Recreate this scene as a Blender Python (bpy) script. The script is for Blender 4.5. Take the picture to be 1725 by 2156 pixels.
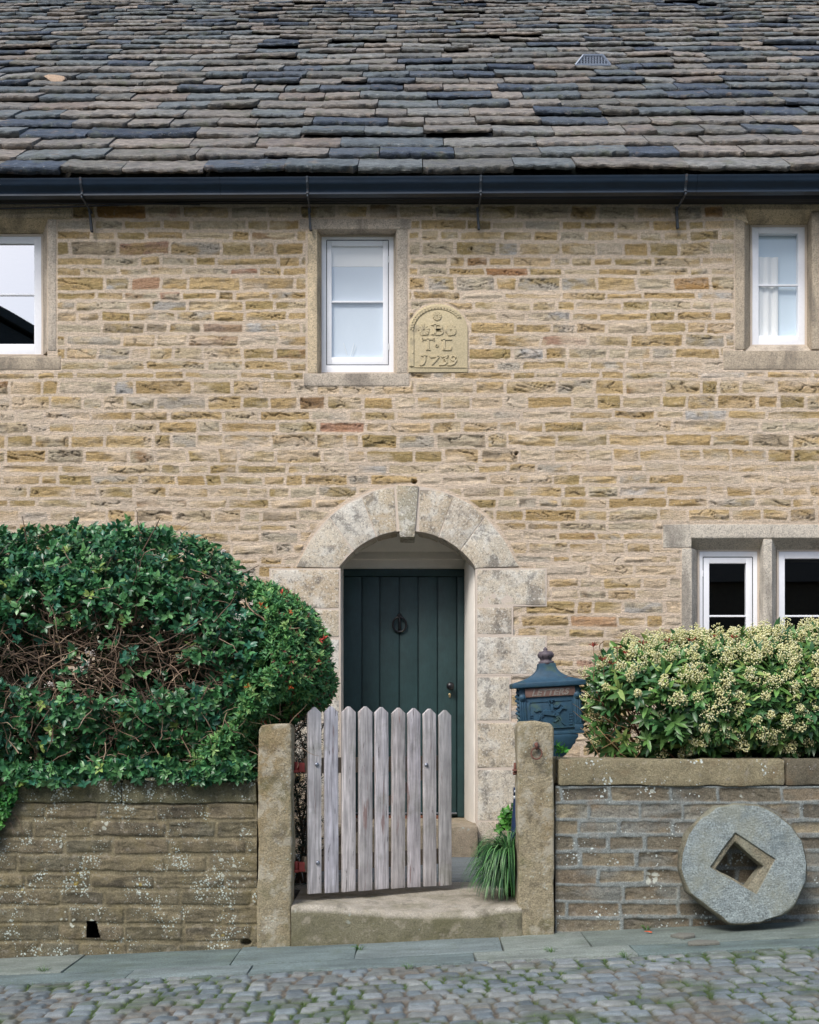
import bpy, bmesh, math, random
import numpy as np
from mathutils import Vector, Matrix, Euler
random.seed(7); rng = np.random.default_rng(11)
R = math.radians
for o in list(bpy.data.objects): bpy.data.objects.remove(o)
S = bpy.context.scene; COL = S.collection
# ------------------------------------------------------------------ camera, sky, sun, exposure
F = 2520.0; CX = 862.5; HY = 1496.0; EZ = 1.34
cam_d = bpy.data.cameras.new('camera'); cam = bpy.data.objects.new('camera', cam_d); COL.objects.link(cam)
cam.location = (0, 0, EZ); cam.rotation_euler = (R(90), 0, 0)
cam_d.sensor_fit = 'HORIZONTAL'; cam_d.sensor_width = 24.0; cam_d.lens = F / 1725 * 24.0
cam_d.shift_y = (HY - 1078) / 1725; cam_d.clip_end = 2000; cam_d.clip_start = 0.05
S.camera = cam
SUN_EL, SUN_AZ = 48.0, 212.0            # azimuth clockwise from +y: behind the camera, a little to its left
w = bpy.data.worlds.new('World'); S.world = w; w.use_nodes = True
wn = w.node_tree; bg = wn.nodes['Background']
sky = wn.nodes.new('ShaderNodeTexSky'); sky.sky_type = 'NISHITA'; sky.sun_disc = False
sky.sun_elevation = R(SUN_EL); sky.sun_rotation = R(SUN_AZ); sky.dust_density = 2.6; sky.air_density = 1.0; sky.ozone_density = 1.0
wn.links.new(sky.outputs[0], bg.inputs[0]); bg.inputs[1].default_value = 0.15
sd = bpy.data.lights.new('sun', 'SUN'); sd.energy = 2.3; sd.angle = R(22); sd.color = (1.0, 0.975, 0.935)
so = bpy.data.objects.new('sun', sd); COL.objects.link(so)
az, el = R(SUN_AZ), R(SUN_EL)
sdir = Vector((math.sin(az) * math.cos(el), math.cos(az) * math.cos(el), math.sin(el)))
so.rotation_euler = sdir.to_track_quat('Z', 'Y').to_euler(); so.location = (-4, -10, 14)
S.view_settings.view_transform = 'Standard'; S.view_settings.look = 'None'; S.view_settings.gamma = 1
S.view_settings.exposure = 0.38

# ------------------------------------------------------------------ helpers
def P(vx, vy, Y): return Vector(((vx - CX) * Y / F, Y, EZ - (vy - HY) * Y / F))
def X(vx, Y): return (vx - CX) * Y / F
def Z(vy, Y): return EZ - (vy - HY) * Y / F
def lin(c):
    return tuple(((v / 255) / 12.92 if v / 255 <= .04045 else ((v / 255 + .055) / 1.055) ** 2.4) for v in c)
def lina(cs, k=1.0): return np.array([lin(c) for c in cs]) * k
def gz(x): return 0.0475 * x

def _h(ix, iy, iz, s):
    n = (ix * 374761393 + iy * 668265263 + iz * 2147483647 + s * 1274126177) & 0xFFFFFFFF
    n = ((n ^ (n >> 13)) * 1274126177) & 0xFFFFFFFF
    n = ((n ^ (n >> 16)) * 2246822519) & 0xFFFFFFFF
    return ((n ^ (n >> 15)) & 0xFFFFFF) / float(0xFFFFFF) * 2 - 1
def vn(x, y, z=0.0, s=0):
    x = np.asarray(x, float); y = np.asarray(y, float) + 0 * x; z = np.asarray(z, float) + 0 * x
    xi, yi, zi = np.floor(x).astype(np.int64), np.floor(y).astype(np.int64), np.floor(z).astype(np.int64)
    u, v, t = x - xi, y - yi, z - zi
    u, v, t = [q * q * q * (q * (q * 6 - 15) + 10) for q in (u, v, t)]
    def L(a, b, k): return a + (b - a) * k
    def row(b, c): return L(_h(xi, yi + b, zi + c, s), _h(xi + 1, yi + b, zi + c, s), u)
    lo = L(row(0, 0), row(1, 0), v)
    if np.all(t == 0): return lo
    return L(lo, L(row(0, 1), row(1, 1), v), t)
def fbm(x, y, z=0.0, s=0, o=4):
    r = 0; a = 1.0; t = 0
    for k in range(o):
        r = r + a * vn(np.asarray(x) * 2 ** k, np.asarray(y) * 2 ** k, np.asarray(z) * 2 ** k, s + k); t += a; a *= .5
    return r / t
def sst(a, b, v): q = np.clip((v - a) / (b - a), 0, 1); return q * q * (3 - 2 * q)

ORG = {}
def tag(o, label=None, cat=None, group=None, kind=None):
    if label: o['label'] = label
    if cat: o['category'] = cat
    if group: o['group'] = group
    if kind: o['kind'] = kind
    return o
def thing(name, label, cat, loc=(0, 0, 0), group=None, rot=(0, 0, 0)):
    o = bpy.data.objects.new(name, None); COL.objects.link(o); o.empty_display_size = .2
    o.location = loc; o.rotation_euler = rot; ORG[o.name] = Vector(loc)
    return tag(o, label, cat, group)
def link_mesh(name, me, m, parent=None, world=True):
    o = bpy.data.objects.new(name, me); COL.objects.link(o)
    if m is not None: me.materials.append(m)
    if parent is not None:
        o.parent = parent; org = ORG.get(parent.name, Vector((0, 0, 0))); ORG[o.name] = org
        if world and org.length > 0: me.transform(Matrix.Translation(-org))
    else: ORG[o.name] = Vector((0, 0, 0))
    return o
def np_mesh(name, V, Fq, col=None, smooth=True):
    """V (n,3); Fq (m,k) int or list of lists; col (n,3)"""
    me = bpy.data.meshes.new(name); V = np.asarray(V, np.float32)
    if isinstance(Fq, np.ndarray):
        k = Fq.shape[1]; m = len(Fq)
        me.vertices.add(len(V)); me.vertices.foreach_set('co', V.ravel())
        me.loops.add(m * k); me.loops.foreach_set('vertex_index', Fq.astype(np.int32).ravel())
        me.polygons.add(m); me.polygons.foreach_set('loop_start', np.arange(0, m * k, k, dtype=np.int32))
        me.polygons.foreach_set('loop_total', np.full(m, k, np.int32))
        me.update(calc_edges=True)
    else:
        me.from_pydata([tuple(v) for v in V], [], Fq); me.update()
    me.polygons.foreach_set('use_smooth', np.full(len(me.polygons), smooth)) 
    if col is not None:
        c = np.ones((len(V), 4), np.float32); c[:, :3] = np.clip(col, 0, 1)
        a = me.color_attributes.new('Col', 'FLOAT_COLOR', 'POINT'); a.data.foreach_set('color', c.ravel())
    return me

class MB:
    def __init__(s): s.v = []; s.f = []; s.c = []; s.col = (1, 1, 1)
    def add(s, vs, fs, col=None):
        n = len(s.v); s.v += [Vector(v) for v in vs]; s.f += [[i + n for i in f] for f in fs]
        c = col or s.col; s.c += [c] * len(vs)
    def box(s, a, b, col=None):
        (x0, y0, z0), (x1, y1, z1) = a, b
        s.add([(x0,y0,z0),(x1,y0,z0),(x1,y1,z0),(x0,y1,z0),(x0,y0,z1),(x1,y0,z1),(x1,y1,z1),(x0,y1,z1)],
              [(0,3,2,1),(4,5,6,7),(0,1,5,4),(1,2,6,5),(2,3,7,6),(3,0,4,7)], col)
    def prism(s, loop, d, col=None):
        d = Vector(d); n = len(loop); L = [Vector(p) for p in loop]
        nn = Vector((0, 0, 0))
        for i in range(n): nn += L[i].cross(L[(i + 1) % n])
        if nn.dot(d) > 0: L = L[::-1]
        s.add(L + [p + d for p in L], [list(range(n)), list(range(2 * n - 1, n - 1, -1))] +
              [[i, i + n, (i + 1) % n + n, (i + 1) % n] for i in range(n)], col)
    def tube(s, pts, rad, n=8, cap=True, col=None):
        pts = [Vector(p) for p in pts]; rr = rad if hasattr(rad, '__len__') else [rad] * len(pts)
        vs = []; fs = []; t0 = (pts[1] - pts[0]).normalized(); up = t0.orthogonal().normalized()
        for i, p in enumerate(pts):
            t = (pts[min(i + 1, len(pts) - 1)] - pts[max(i - 1, 0)]).normalized()
            up = (up - t * up.dot(t)); up = up.normalized() if up.length > 1e-6 else t.orthogonal().normalized(); sd_ = t.cross(up)
            for k in range(n):
                a = 2 * math.pi * k / n; vs.append(p + (up * math.cos(a) + sd_ * math.sin(a)) * rr[i])
        for i in range(len(pts) - 1):
            for k in range(n):
                a = i * n + k; b = i * n + (k + 1) % n; fs.append((a, b, b + n, a + n))
        if cap: fs.append(tuple(range(n - 1, -1, -1))); fs.append(tuple(range((len(pts) - 1) * n, len(pts) * n)))
        s.add(vs, fs, col)
    def lathe(s, prof, c=(0, 0, 0), n=24, col=None, axis='z'):
        vs = []; fs = []
        for r, h in prof:
            for k in range(n):
                a = 2 * math.pi * k / n; x, y = r * math.cos(a), r * math.sin(a)
                vs.append(Vector(c) + (Vector((x, y, h)) if axis == 'z' else Vector((x, -h, y))))
        for i in range(len(prof) - 1):
            for k in range(n):
                a = i * n + k; b = i * n + (k + 1) % n; fs.append((a, b, b + n, a + n) )
        fs.append(tuple(range(n - 1, -1, -1))); fs.append(tuple(range((len(prof) - 1) * n, len(prof) * n)))
        s.add(vs, fs, col)
    def ribbon(s, pts, wd, y0, dep, col=None):
        """flat stroke in the xz plane: polyline pts [(x,z)], width wd, from y0 to y0-dep"""
        pts = [Vector((p[0], p[1])) for p in pts]; wr = wd if hasattr(wd, '__len__') else [wd] * len(pts)
        l = []; r = []
        for i, p in enumerate(pts):
            t = (pts[min(i + 1, len(pts) - 1)] - pts[max(i - 1, 0)]).normalized(); nrm = Vector((-t.y, t.x)) * wr[i] / 2
            l.append(p + nrm); r.append(p - nrm)
        vs = []; fs = []
        for a, b in zip(l, r):
            m = (a + b) / 2
            vs += [(a.x, y0, a.y), (a.x * .7 + m.x * .3, y0 - dep, a.y * .7 + m.y * .3), (b.x * .7 + m.x * .3, y0 - dep, b.y * .7 + m.y * .3), (b.x, y0, b.y)]
        for i in range(len(pts) - 1):
            a = i * 4
            for k in range(3): fs.append((a + k, a + k + 4, a + k + 5, a + k + 1))
        fs.append((0, 1, 2, 3)); e = (len(pts) - 1) * 4; fs.append((e + 3, e + 2, e + 1, e))
        s.add(vs, fs, col)
    def build(s, name, m, parent=None, bevel=0, seg=2, rough=0, cell=0, smooth=False, world=True, sc=9, seed=0, uscale=1):
        bm = bmesh.new(); cl = bm.verts.layers.float_color.new('Col')
        vv = [bm.verts.new(v) for v in s.v]
        for v, c in zip(vv, s.c): v[cl] = (*c, 1)
        for f in s.f:
            try: bm.faces.new([vv[i] for i in f])
            except ValueError: pass
        bmesh.ops.recalc_face_normals(bm, faces=bm.faces)
        if bevel: 
            es = [e for e in bm.edges if len(e.link_faces) == 2 and e.calc_face_angle(0) > .5]
            bmesh.ops.bevel(bm, geom=es, offset=bevel, segments=seg, affect='EDGES', profile=.6, clamp_overlap=True)
        if cell:
            for _ in range(7):
                es = [e for e in bm.edges if e.calc_length() > cell]
                if not es: break
                bmesh.ops.subdivide_edges(bm, edges=es, cuts=1, use_grid_fill=True)
            bmesh.ops.triangulate(bm, faces=[f for f in bm.faces if len(f.verts) > 4])
        if rough:
            bm.normal_update(); n = len(bm.verts); V = np.array([v.co[:] for v in bm.verts])
            d = fbm(V[:, 0] * sc, V[:, 1] * sc + 7, V[:, 2] * sc, 50 + seed, 4)
            ex = fbm(V[:, 0] * sc * .3, V[:, 1] * sc * .3, V[:, 2] * sc * .3, 90 + seed, 2)
            for v, a, b in zip(bm.verts, d, ex): v.co += v.normal * rough * (a * 1.0 + b * .8)
        me = bpy.data.meshes.new(name); bm.to_mesh(me); bm.free()
        if smooth or bevel or cell:
            me.polygons.foreach_set('use_smooth', [True] * len(me.polygons))
            if not smooth and hasattr(me, 'set_sharp_from_angle'): me.set_sharp_from_angle(angle=R(38))
        return link_mesh(name, me, m, parent, world)

# ------------------------------------------------------------------ materials
def mat(name, col=None, rough=.85, var=(), bump=(), tints=(), spots=(), metal=0, spec=.35, rvar=0, trans=0):
    m = bpy.data.materials.new(name); m.use_nodes = True; nt = m.node_tree; N = nt.nodes; L = nt.links
    b = N['Principled BSDF']; tc = N.new('ShaderNodeTexCoord')
    geo = N.new('ShaderNodeNewGeometry')
    def coord(st):
        mp = N.new('ShaderNodeMapping'); L.new(geo.outputs['Position'], mp.inputs[0]); mp.inputs['Scale'].default_value = st; return mp.outputs[0]
    def noise(sc, st=(1, 1, 1), det=5, rg=.6, dis=0):
        n = N.new('ShaderNodeTexNoise'); n.inputs['Scale'].default_value = sc; n.inputs['Detail'].default_value = det
        n.inputs['Roughness'].default_value = rg; n.inputs['Distortion'].default_value = dis; L.new(coord(st), n.inputs['Vector']); return n.outputs['Fac']
    def rng_(v, a, b_, c, d):
        q = N.new('ShaderNodeMapRange'); L.new(v, q.inputs[0]); q.inputs[1].default_value = a; q.inputs[2].default_value = b_
        q.inputs[3].default_value = c; q.inputs[4].default_value = d; return q.outputs[0]
    if col is None:
        at = N.new('ShaderNodeAttribute'); at.attribute_name = 'Col'; cur = at.outputs['Color']
    else:
        c = N.new('ShaderNodeRGB'); c.outputs[0].default_value = (*col, 1); cur = c.outputs[0]
    for (sc, lo, hi, *st) in var:
        f = rng_(noise(sc, st[0] if st else (1, 1, 1)), .3, .7, lo, hi)
        mx = N.new('ShaderNodeVectorMath'); mx.operation = 'SCALE'; L.new(cur, mx.inputs[0]); L.new(f, mx.inputs['Scale']); cur = mx.outputs[0]
    def mixc(cur, fac, c):
        mx = N.new('ShaderNodeMix'); mx.data_type = 'RGBA'; L.new(fac, mx.inputs[0]); L.new(cur, mx.inputs[6]); mx.inputs[7].default_value = (*c, 1); return mx.outputs[2]
    for (sc, lo, hi, c, amt, *st) in tints:
        cur = mixc(cur, rng_(noise(sc, st[0] if st else (1, 1, 1), 8, .65, .3), lo, hi, 0, amt), c)
    for (sc, rad, msc, mlo, mhi, c, amt) in spots:
        v = N.new('ShaderNodeTexVoronoi'); v.inputs['Scale'].default_value = sc
        nz = N.new('ShaderNodeTexNoise'); nz.inputs['Scale'].default_value = sc * 1.3; nz.inputs['Detail'].default_value = 3; L.new(geo.outputs['Position'], nz.inputs['Vector'])
        ad = N.new('ShaderNodeVectorMath'); ad.operation = 'MULTIPLY_ADD'; L.new(nz.outputs['Color'], ad.inputs[0]); ad.inputs[1].default_value = (.9 / sc,) * 3; L.new(geo.outputs['Position'], ad.inputs[2])
        L.new(ad.outputs[0], v.inputs['Vector'])
        mk = rng_(noise(msc, det=3), mlo, mhi, 0, 1)
        thr = N.new('ShaderNodeMath'); thr.operation = 'MULTIPLY'; L.new(mk, thr.inputs[0]); thr.inputs[1].default_value = rad
        sb = N.new('ShaderNodeMath'); sb.operation = 'SUBTRACT'; L.new(thr.outputs[0], sb.inputs[0]); L.new(v.outputs['Distance'], sb.inputs[1])
        cur = mixc(cur, rng_(sb.outputs[0], 0, .12, 0, amt), c)
    L.new(cur, b.inputs['Base Color'])
    b.inputs['Roughness'].default_value = rough; b.inputs['Metallic'].default_value = metal; b.inputs['Specular IOR Level'].default_value = spec
    if rvar: L.new(rng_(noise(30), .3, .7, rough - rvar, rough + rvar), b.inputs['Roughness'])
    nrm = None
    for (sc, dist, *st) in bump:
        bp = N.new('ShaderNodeBump'); bp.inputs['Strength'].default_value = 1; bp.inputs['Distance'].default_value = dist
        L.new(noise(sc, st[0] if st else (1, 1, 1), 6, .65), bp.inputs['Height'])
        if nrm: L.new(nrm, bp.inputs['Normal'])
        nrm = bp.outputs[0]
    if nrm: L.new(nrm, b.inputs['Normal'])
    if trans:
        tr = N.new('ShaderNodeBsdfTranslucent'); L.new(cur, tr.inputs[0]); ms = N.new('ShaderNodeMixShader'); ms.inputs[0].default_value = trans
        L.new(b.outputs[0], ms.inputs[1]); L.new(tr.outputs[0], ms.inputs[2]); L.new(ms.outputs[0], N['Material Output'].inputs[0])
    return m
def glass(name, refl, tint=(1, 1, 1)):
    m = bpy.data.materials.new(name); m.use_nodes = True; nt = m.node_tree; N = nt.nodes; L = nt.links; N.remove(N['Principled BSDF'])
    g = N.new('ShaderNodeBsdfGlossy'); g.inputs['Roughness'].default_value = .01; t = N.new('ShaderNodeBsdfTransparent'); t.inputs[0].default_value = (*tint, 1)
    ms = N.new('ShaderNodeMixShader'); lw = N.new('ShaderNodeLayerWeight'); lw.inputs[0].default_value = .5; fr = N.new('ShaderNodeMath'); fr.operation = 'POWER'; L.new(lw.outputs['Facing'], fr.inputs[0]); fr.inputs[1].default_value = 5.0
    ma = N.new('ShaderNodeMath'); ma.operation = 'ADD'; ma.use_clamp = True; ma.inputs[1].default_value = refl + .04; L.new(fr.outputs[0], ma.inputs[0])
    L.new(ma.outputs[0], ms.inputs[0]); L.new(t.outputs[0], ms.inputs[1]); L.new(g.outputs[0], ms.inputs[2])
    tc = N.new('ShaderNodeTexCoord'); nz = N.new('ShaderNodeTexNoise'); nz.inputs['Scale'].default_value = 1.6; nz.inputs['Detail'].default_value = 1
    bp = N.new('ShaderNodeBump'); bp.inputs['Distance'].default_value = .0004; L.new(tc.outputs['Object'], nz.inputs['Vector']); L.new(nz.outputs[0], bp.inputs['Height']); L.new(bp.outputs[0], g.inputs['Normal'])
    L.new(ms.outputs[0], N['Material Output'].inputs[0]); return m

GREY = lin((70, 66, 62))
M = {}
M['wall'] = mat('rubble_stone', rough=.92, spec=.2, var=[(150, .72, 1.28), (40, .86, 1.14), (22, .9, 1.1, (.5, 1, 2.2))], bump=[(38, .012, (.6, 1, 1.8)), (110, .006), (300, .002)], tints=[(9, .56, .72, lin((190, 180, 170)), .3), (34, .64, .72, lin((70, 66, 66)), .45, (.6, 1, 1.6)), (60, .6, .68, lin((226, 216, 200)), .4)])
M['ashlar'] = mat('dressed_sandstone', rough=.92, spec=.2, var=[(140, .7, 1.3), (30, .88, 1.1)], bump=[(90, .006), (260, .002)], tints=[(3.2, .48, .62, lin((190, 168, 136)), .45), (6, .5, .6, lin((222, 220, 212)), .6), (7.5, .52, .61, lin((106, 102, 98)), .62), (60, .54, .60, lin((84, 82, 80)), .5), (55, .55, .61, lin((232, 228, 216)), .65)])
M['mullion'] = mat('weathered_window_stone', rough=.92, spec=.2, var=[(130, .75, 1.25), (20, .9, 1.1)], bump=[(90, .005), (240, .002)], tints=[(4, .5, .63, lin((96, 90, 84)), .55, (1, 1, .4)), (90, .53, .60, lin((58, 58, 60)), .5), (90, .6, .68, lin((214, 204, 188)), .5)])
M['date'] = mat('carved_stone', rough=.9, spec=.2, var=[(120, .8, 1.2)], bump=[(100, .003)], tints=[(5, .55, .66, lin((104, 98, 90)), .55), (20, .55, .7, lin((206, 192, 166)), .4)])
M['roof'] = mat('stone_slate', rough=.82, spec=.35, var=[(60, .6, 1.4, (.25, 1, 1)), (26, .66, 1.36, (.3, 1, 1)), (120, .75, 1.25), (14, .82, 1.18)], bump=[(40, .014, (.3, 1, 1)), (150, .005, (.5, 1, 1))], tints=[(2.2, .45, .6, lin((86, 94, 102)), .25), (6, .54, .68, lin((88, 94, 76)), .55), (70, .6, .68, lin((176, 176, 172)), .5, (.4, 1, 1)), (22, .56, .66, lin((48, 54, 66)), .6, (.5, 1, 1)), (9, .58, .68, lin((134, 118, 104)), .5)])
M['deck'] = mat('roof_underlay', lin((40, 40, 40)))
M['gwall'] = mat('grimy_gritstone', rough=.92, spec=.2, var=[(130, .6, 1.4), (14, .7, 1.3)], bump=[(60, .008), (200, .003)],
                 tints=[(7, .52, .7, lin((108, 96, 54)), .4), (20, .56, .66, lin((168, 160, 146)), .45), (11, .6, .7, lin((48, 44, 38)), .5)],
                 spots=[(70, .44, 5, .43, .6, lin((190, 202, 194)), .85), (26, .36, 4, .52, .64, lin((196, 200, 186)), .8), (18, .34, 5, .58, .68, lin((170, 146, 40)), .6)])
M['gwall_r'] = mat('sooty_gritstone', rough=.92, spec=.2, var=[(130, .62, 1.38), (30, .82, 1.18)], bump=[(60, .007), (200, .003)],
                 tints=[(8, .52, .7, lin((124, 104, 80)), .45), (22, .58, .68, lin((158, 152, 142)), .4), (10, .58, .7, lin((46, 44, 44)), .5)],
                 spots=[(50, .42, 5, .5, .64, lin((205, 215, 212)), .9), (16, .34, 4, .57, .66, lin((190, 195, 185)), .8), (20, .32, 5, .6, .68, lin((165, 140, 40)), .6)])
M['post'] = mat('lichened_gatepost_stone', rough=.92, spec=.2, var=[(130, .62, 1.36), (20, .85, 1.15)], bump=[(70, .008), (200, .003), (20, .008)],
                tints=[(3, .47, .64, lin((146, 122, 80)), .42, (1.6, 1.6, .5)), (5, .5, .66, lin((96, 98, 66)), .6), (12, .5, .6, lin((176, 170, 154)), .7), (7, .56, .66, lin((78, 72, 62)), .55)], spots=[(46, .3, 4, .5, .64, lin((196, 202, 190)), .65)])
M['step'] = mat('worn_step_stone', rough=.85, spec=.3, var=[(130, .68, 1.3), (12, .85, 1.15)], bump=[(80, .005), (24, .006)],
                tints=[(5, .46, .64, lin((92, 90, 62)), .55), (14, .54, .64, lin((164, 156, 140)), .5), (9, .58, .68, lin((70, 66, 54)), .5)], spots=[(20, .38, 4, .5, .64, lin((156, 164, 156)), .6)])
M['mill'] = mat('millstone_grit', rough=.9, spec=.3, var=[(110, .5, 1.5), (22, .8, 1.2)], bump=[(90, .009), (30, .006)], tints=[(4, .48, .62, lin((140, 142, 126)), .55), (6, .56, .68, lin((90, 104, 110)), .5)])
M['flag'] = mat('paving_flag', rough=.72, spec=.4, var=[(110, .68, 1.32), (9, .7, 1.25, (.3, 1, 1)), (3, .85, 1.15)], bump=[(90, .004), (18, .01, (.4, 1, 1))], tints=[(6, .52, .7, lin((84, 96, 80)), .5), (26, .6, .7, lin((64, 68, 62)), .5)])
M['cobble'] = mat('cobbles', rough=.7, spec=.4, var=[(220, .75, 1.25), (30, .85, 1.15)], bump=[(180, .003), (500, .001)])
M['ground'] = mat('earth', lin((84, 84, 78)), var=[(8, .7, 1.3), (120, .7, 1.2)], bump=[(40, .02)])
M['soil'] = mat('soil', lin((60, 50, 40)), var=[(30, .6, 1.3)], bump=[(60, .02)])
M['white'] = mat('white_window_paint', lin((238, 240, 245)), rough=.35, spec=.5, var=[(40, .97, 1.02)], bump=[(90, .0004)])
M['rubber'] = mat('sash_gap', lin((60, 64, 70)))
M['putty'] = mat('pointing', lin((205, 192, 178)), rough=.95, var=[(200, .85, 1.1)], bump=[(180, .002)])
M['plaster'] = mat('plaster', lin((234, 228, 218)), rough=.9, var=[(6, .92, 1.04), (150, .96, 1.03)], bump=[(60, .001)])
M['door'] = mat('green_door_paint', lin((37, 61, 62)), rough=.5, spec=.4, var=[(9, .8, 1.2), (90, .88, 1.12, (1, 1, .15))], bump=[(120, .001, (1, 1, .1))])
M['black'] = mat('black_iron', lin((24, 24, 28)), rough=.35, spec=.5, bump=[(80, .001)])
M['brass'] = mat('worn_brass', lin((190, 170, 130)), rough=.35, metal=.8)
M['gutter'] = mat('gutter_paint', lin((15, 32, 48)), rough=.38, spec=.45, var=[(14, .75, 1.3, (.3, 1, 1))], tints=[(60, .7, .74, lin((150, 150, 145)), .5, (.4, 1, 1))], bump=[(12, .002, (.3, 1, 1))])
M['bracket'] = mat('rusty_bracket', lin((58, 66, 74)), rough=.6, tints=[(60, .55, .65, lin((110, 76, 60)), .6)])
M['wood'] = mat('silvered_oak', rough=.8, spec=.25, var=[(70, .55, 1.35, (1, 1, .06)), (9, .86, 1.14)], bump=[(90, .004, (1, 1, .05))], tints=[(18, .61, .67, lin((120, 80, 68)), .65, (1.6, 1.6, .14)), (6, .55, .7, lin((124, 126, 108)), .4), (40, .64, .68, lin((60, 52, 50)), .7, (1, 1, .12))])
M['steel'] = mat('galvanised_bolt', lin((150, 155, 165)), rough=.35, metal=.8)
M['redox'] = mat('red_oxide_hinge', lin((150, 66, 58)), rough=.7, var=[(60, .7, 1.2)])
M['rust'] = mat('rusty_iron', lin((112, 76, 66)), rough=.85, var=[(80, .6, 1.3)], bump=[(160, .002)])
M['box'] = mat('mailbox_blue_paint', lin((40, 72, 92)), rough=.55, spec=.4, var=[(30, .8, 1.2)], bump=[(120, .0012)], tints=[(9, .58, .68, lin((76, 98, 70)), .5)])
M['copper'] = mat('tarnished_copper', lin((124, 100, 92)), rough=.5, metal=.3, var=[(30, .85, 1.15)])
M['engr'] = mat('letter_rim', lin((166, 168, 160)), rough=.5, metal=.2)
M['finial'] = mat('finial_iron', lin((92, 84, 90)), rough=.55, var=[(60, .7, 1.2)], bump=[(140, .001)])
M['bluepost'] = mat('navy_plastic', lin((36, 54, 84)), rough=.35)
M['lens'] = mat('lamp_lens', lin((205, 212, 220)), rough=.2)
M['leaf'] = mat('glossy_leaf', rough=.36, spec=.5, var=[(60, .85, 1.15)], trans=.12)
M['leafm'] = mat('soft_leaf', rough=.5, spec=.4, var=[(60, .85, 1.15)], trans=.15)
M['twig'] = mat('twig_bark', rough=.85, spec=.2, var=[(90, .7, 1.3)], bump=[(140, .002)])
M['petal'] = mat('blossom', rough=.7, spec=.2, trans=.15)
M['glass'] = glass('window_glass', .06)
M['glass_m'] = glass('coated_glass', .6)
M['glass_d'] = glass('dark_room_glass', .14)
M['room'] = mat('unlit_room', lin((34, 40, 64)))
M['blind'] = mat('pale_blind_fabric', lin((204, 216, 226)), rough=.9, bump=[(300, .0006)])
M['blind_b'] = mat('blue_grey_blind_fabric', lin((206, 222, 232)), rough=.9)
M['curtain'] = mat('white_curtain_fabric', lin((240, 242, 240)), rough=.9, trans=.1)
M['lichen_shard'] = mat('slate_shard', lin((112, 112, 104)), var=[(100, .8, 1.2)])
M['leaf_flat'] = mat('orange_leaf', lin((200, 84, 40)))
M['render'] = mat('far_gable_stone', lin((110, 100, 86)), var=[(12, .7, 1.2)], bump=[(30, .02)])
M['farroof'] = mat('far_roof_slate', lin((44, 50, 52)), var=[(12, .7, 1.2)], bump=[(12, .03, (.3, 1, 1))])

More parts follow.
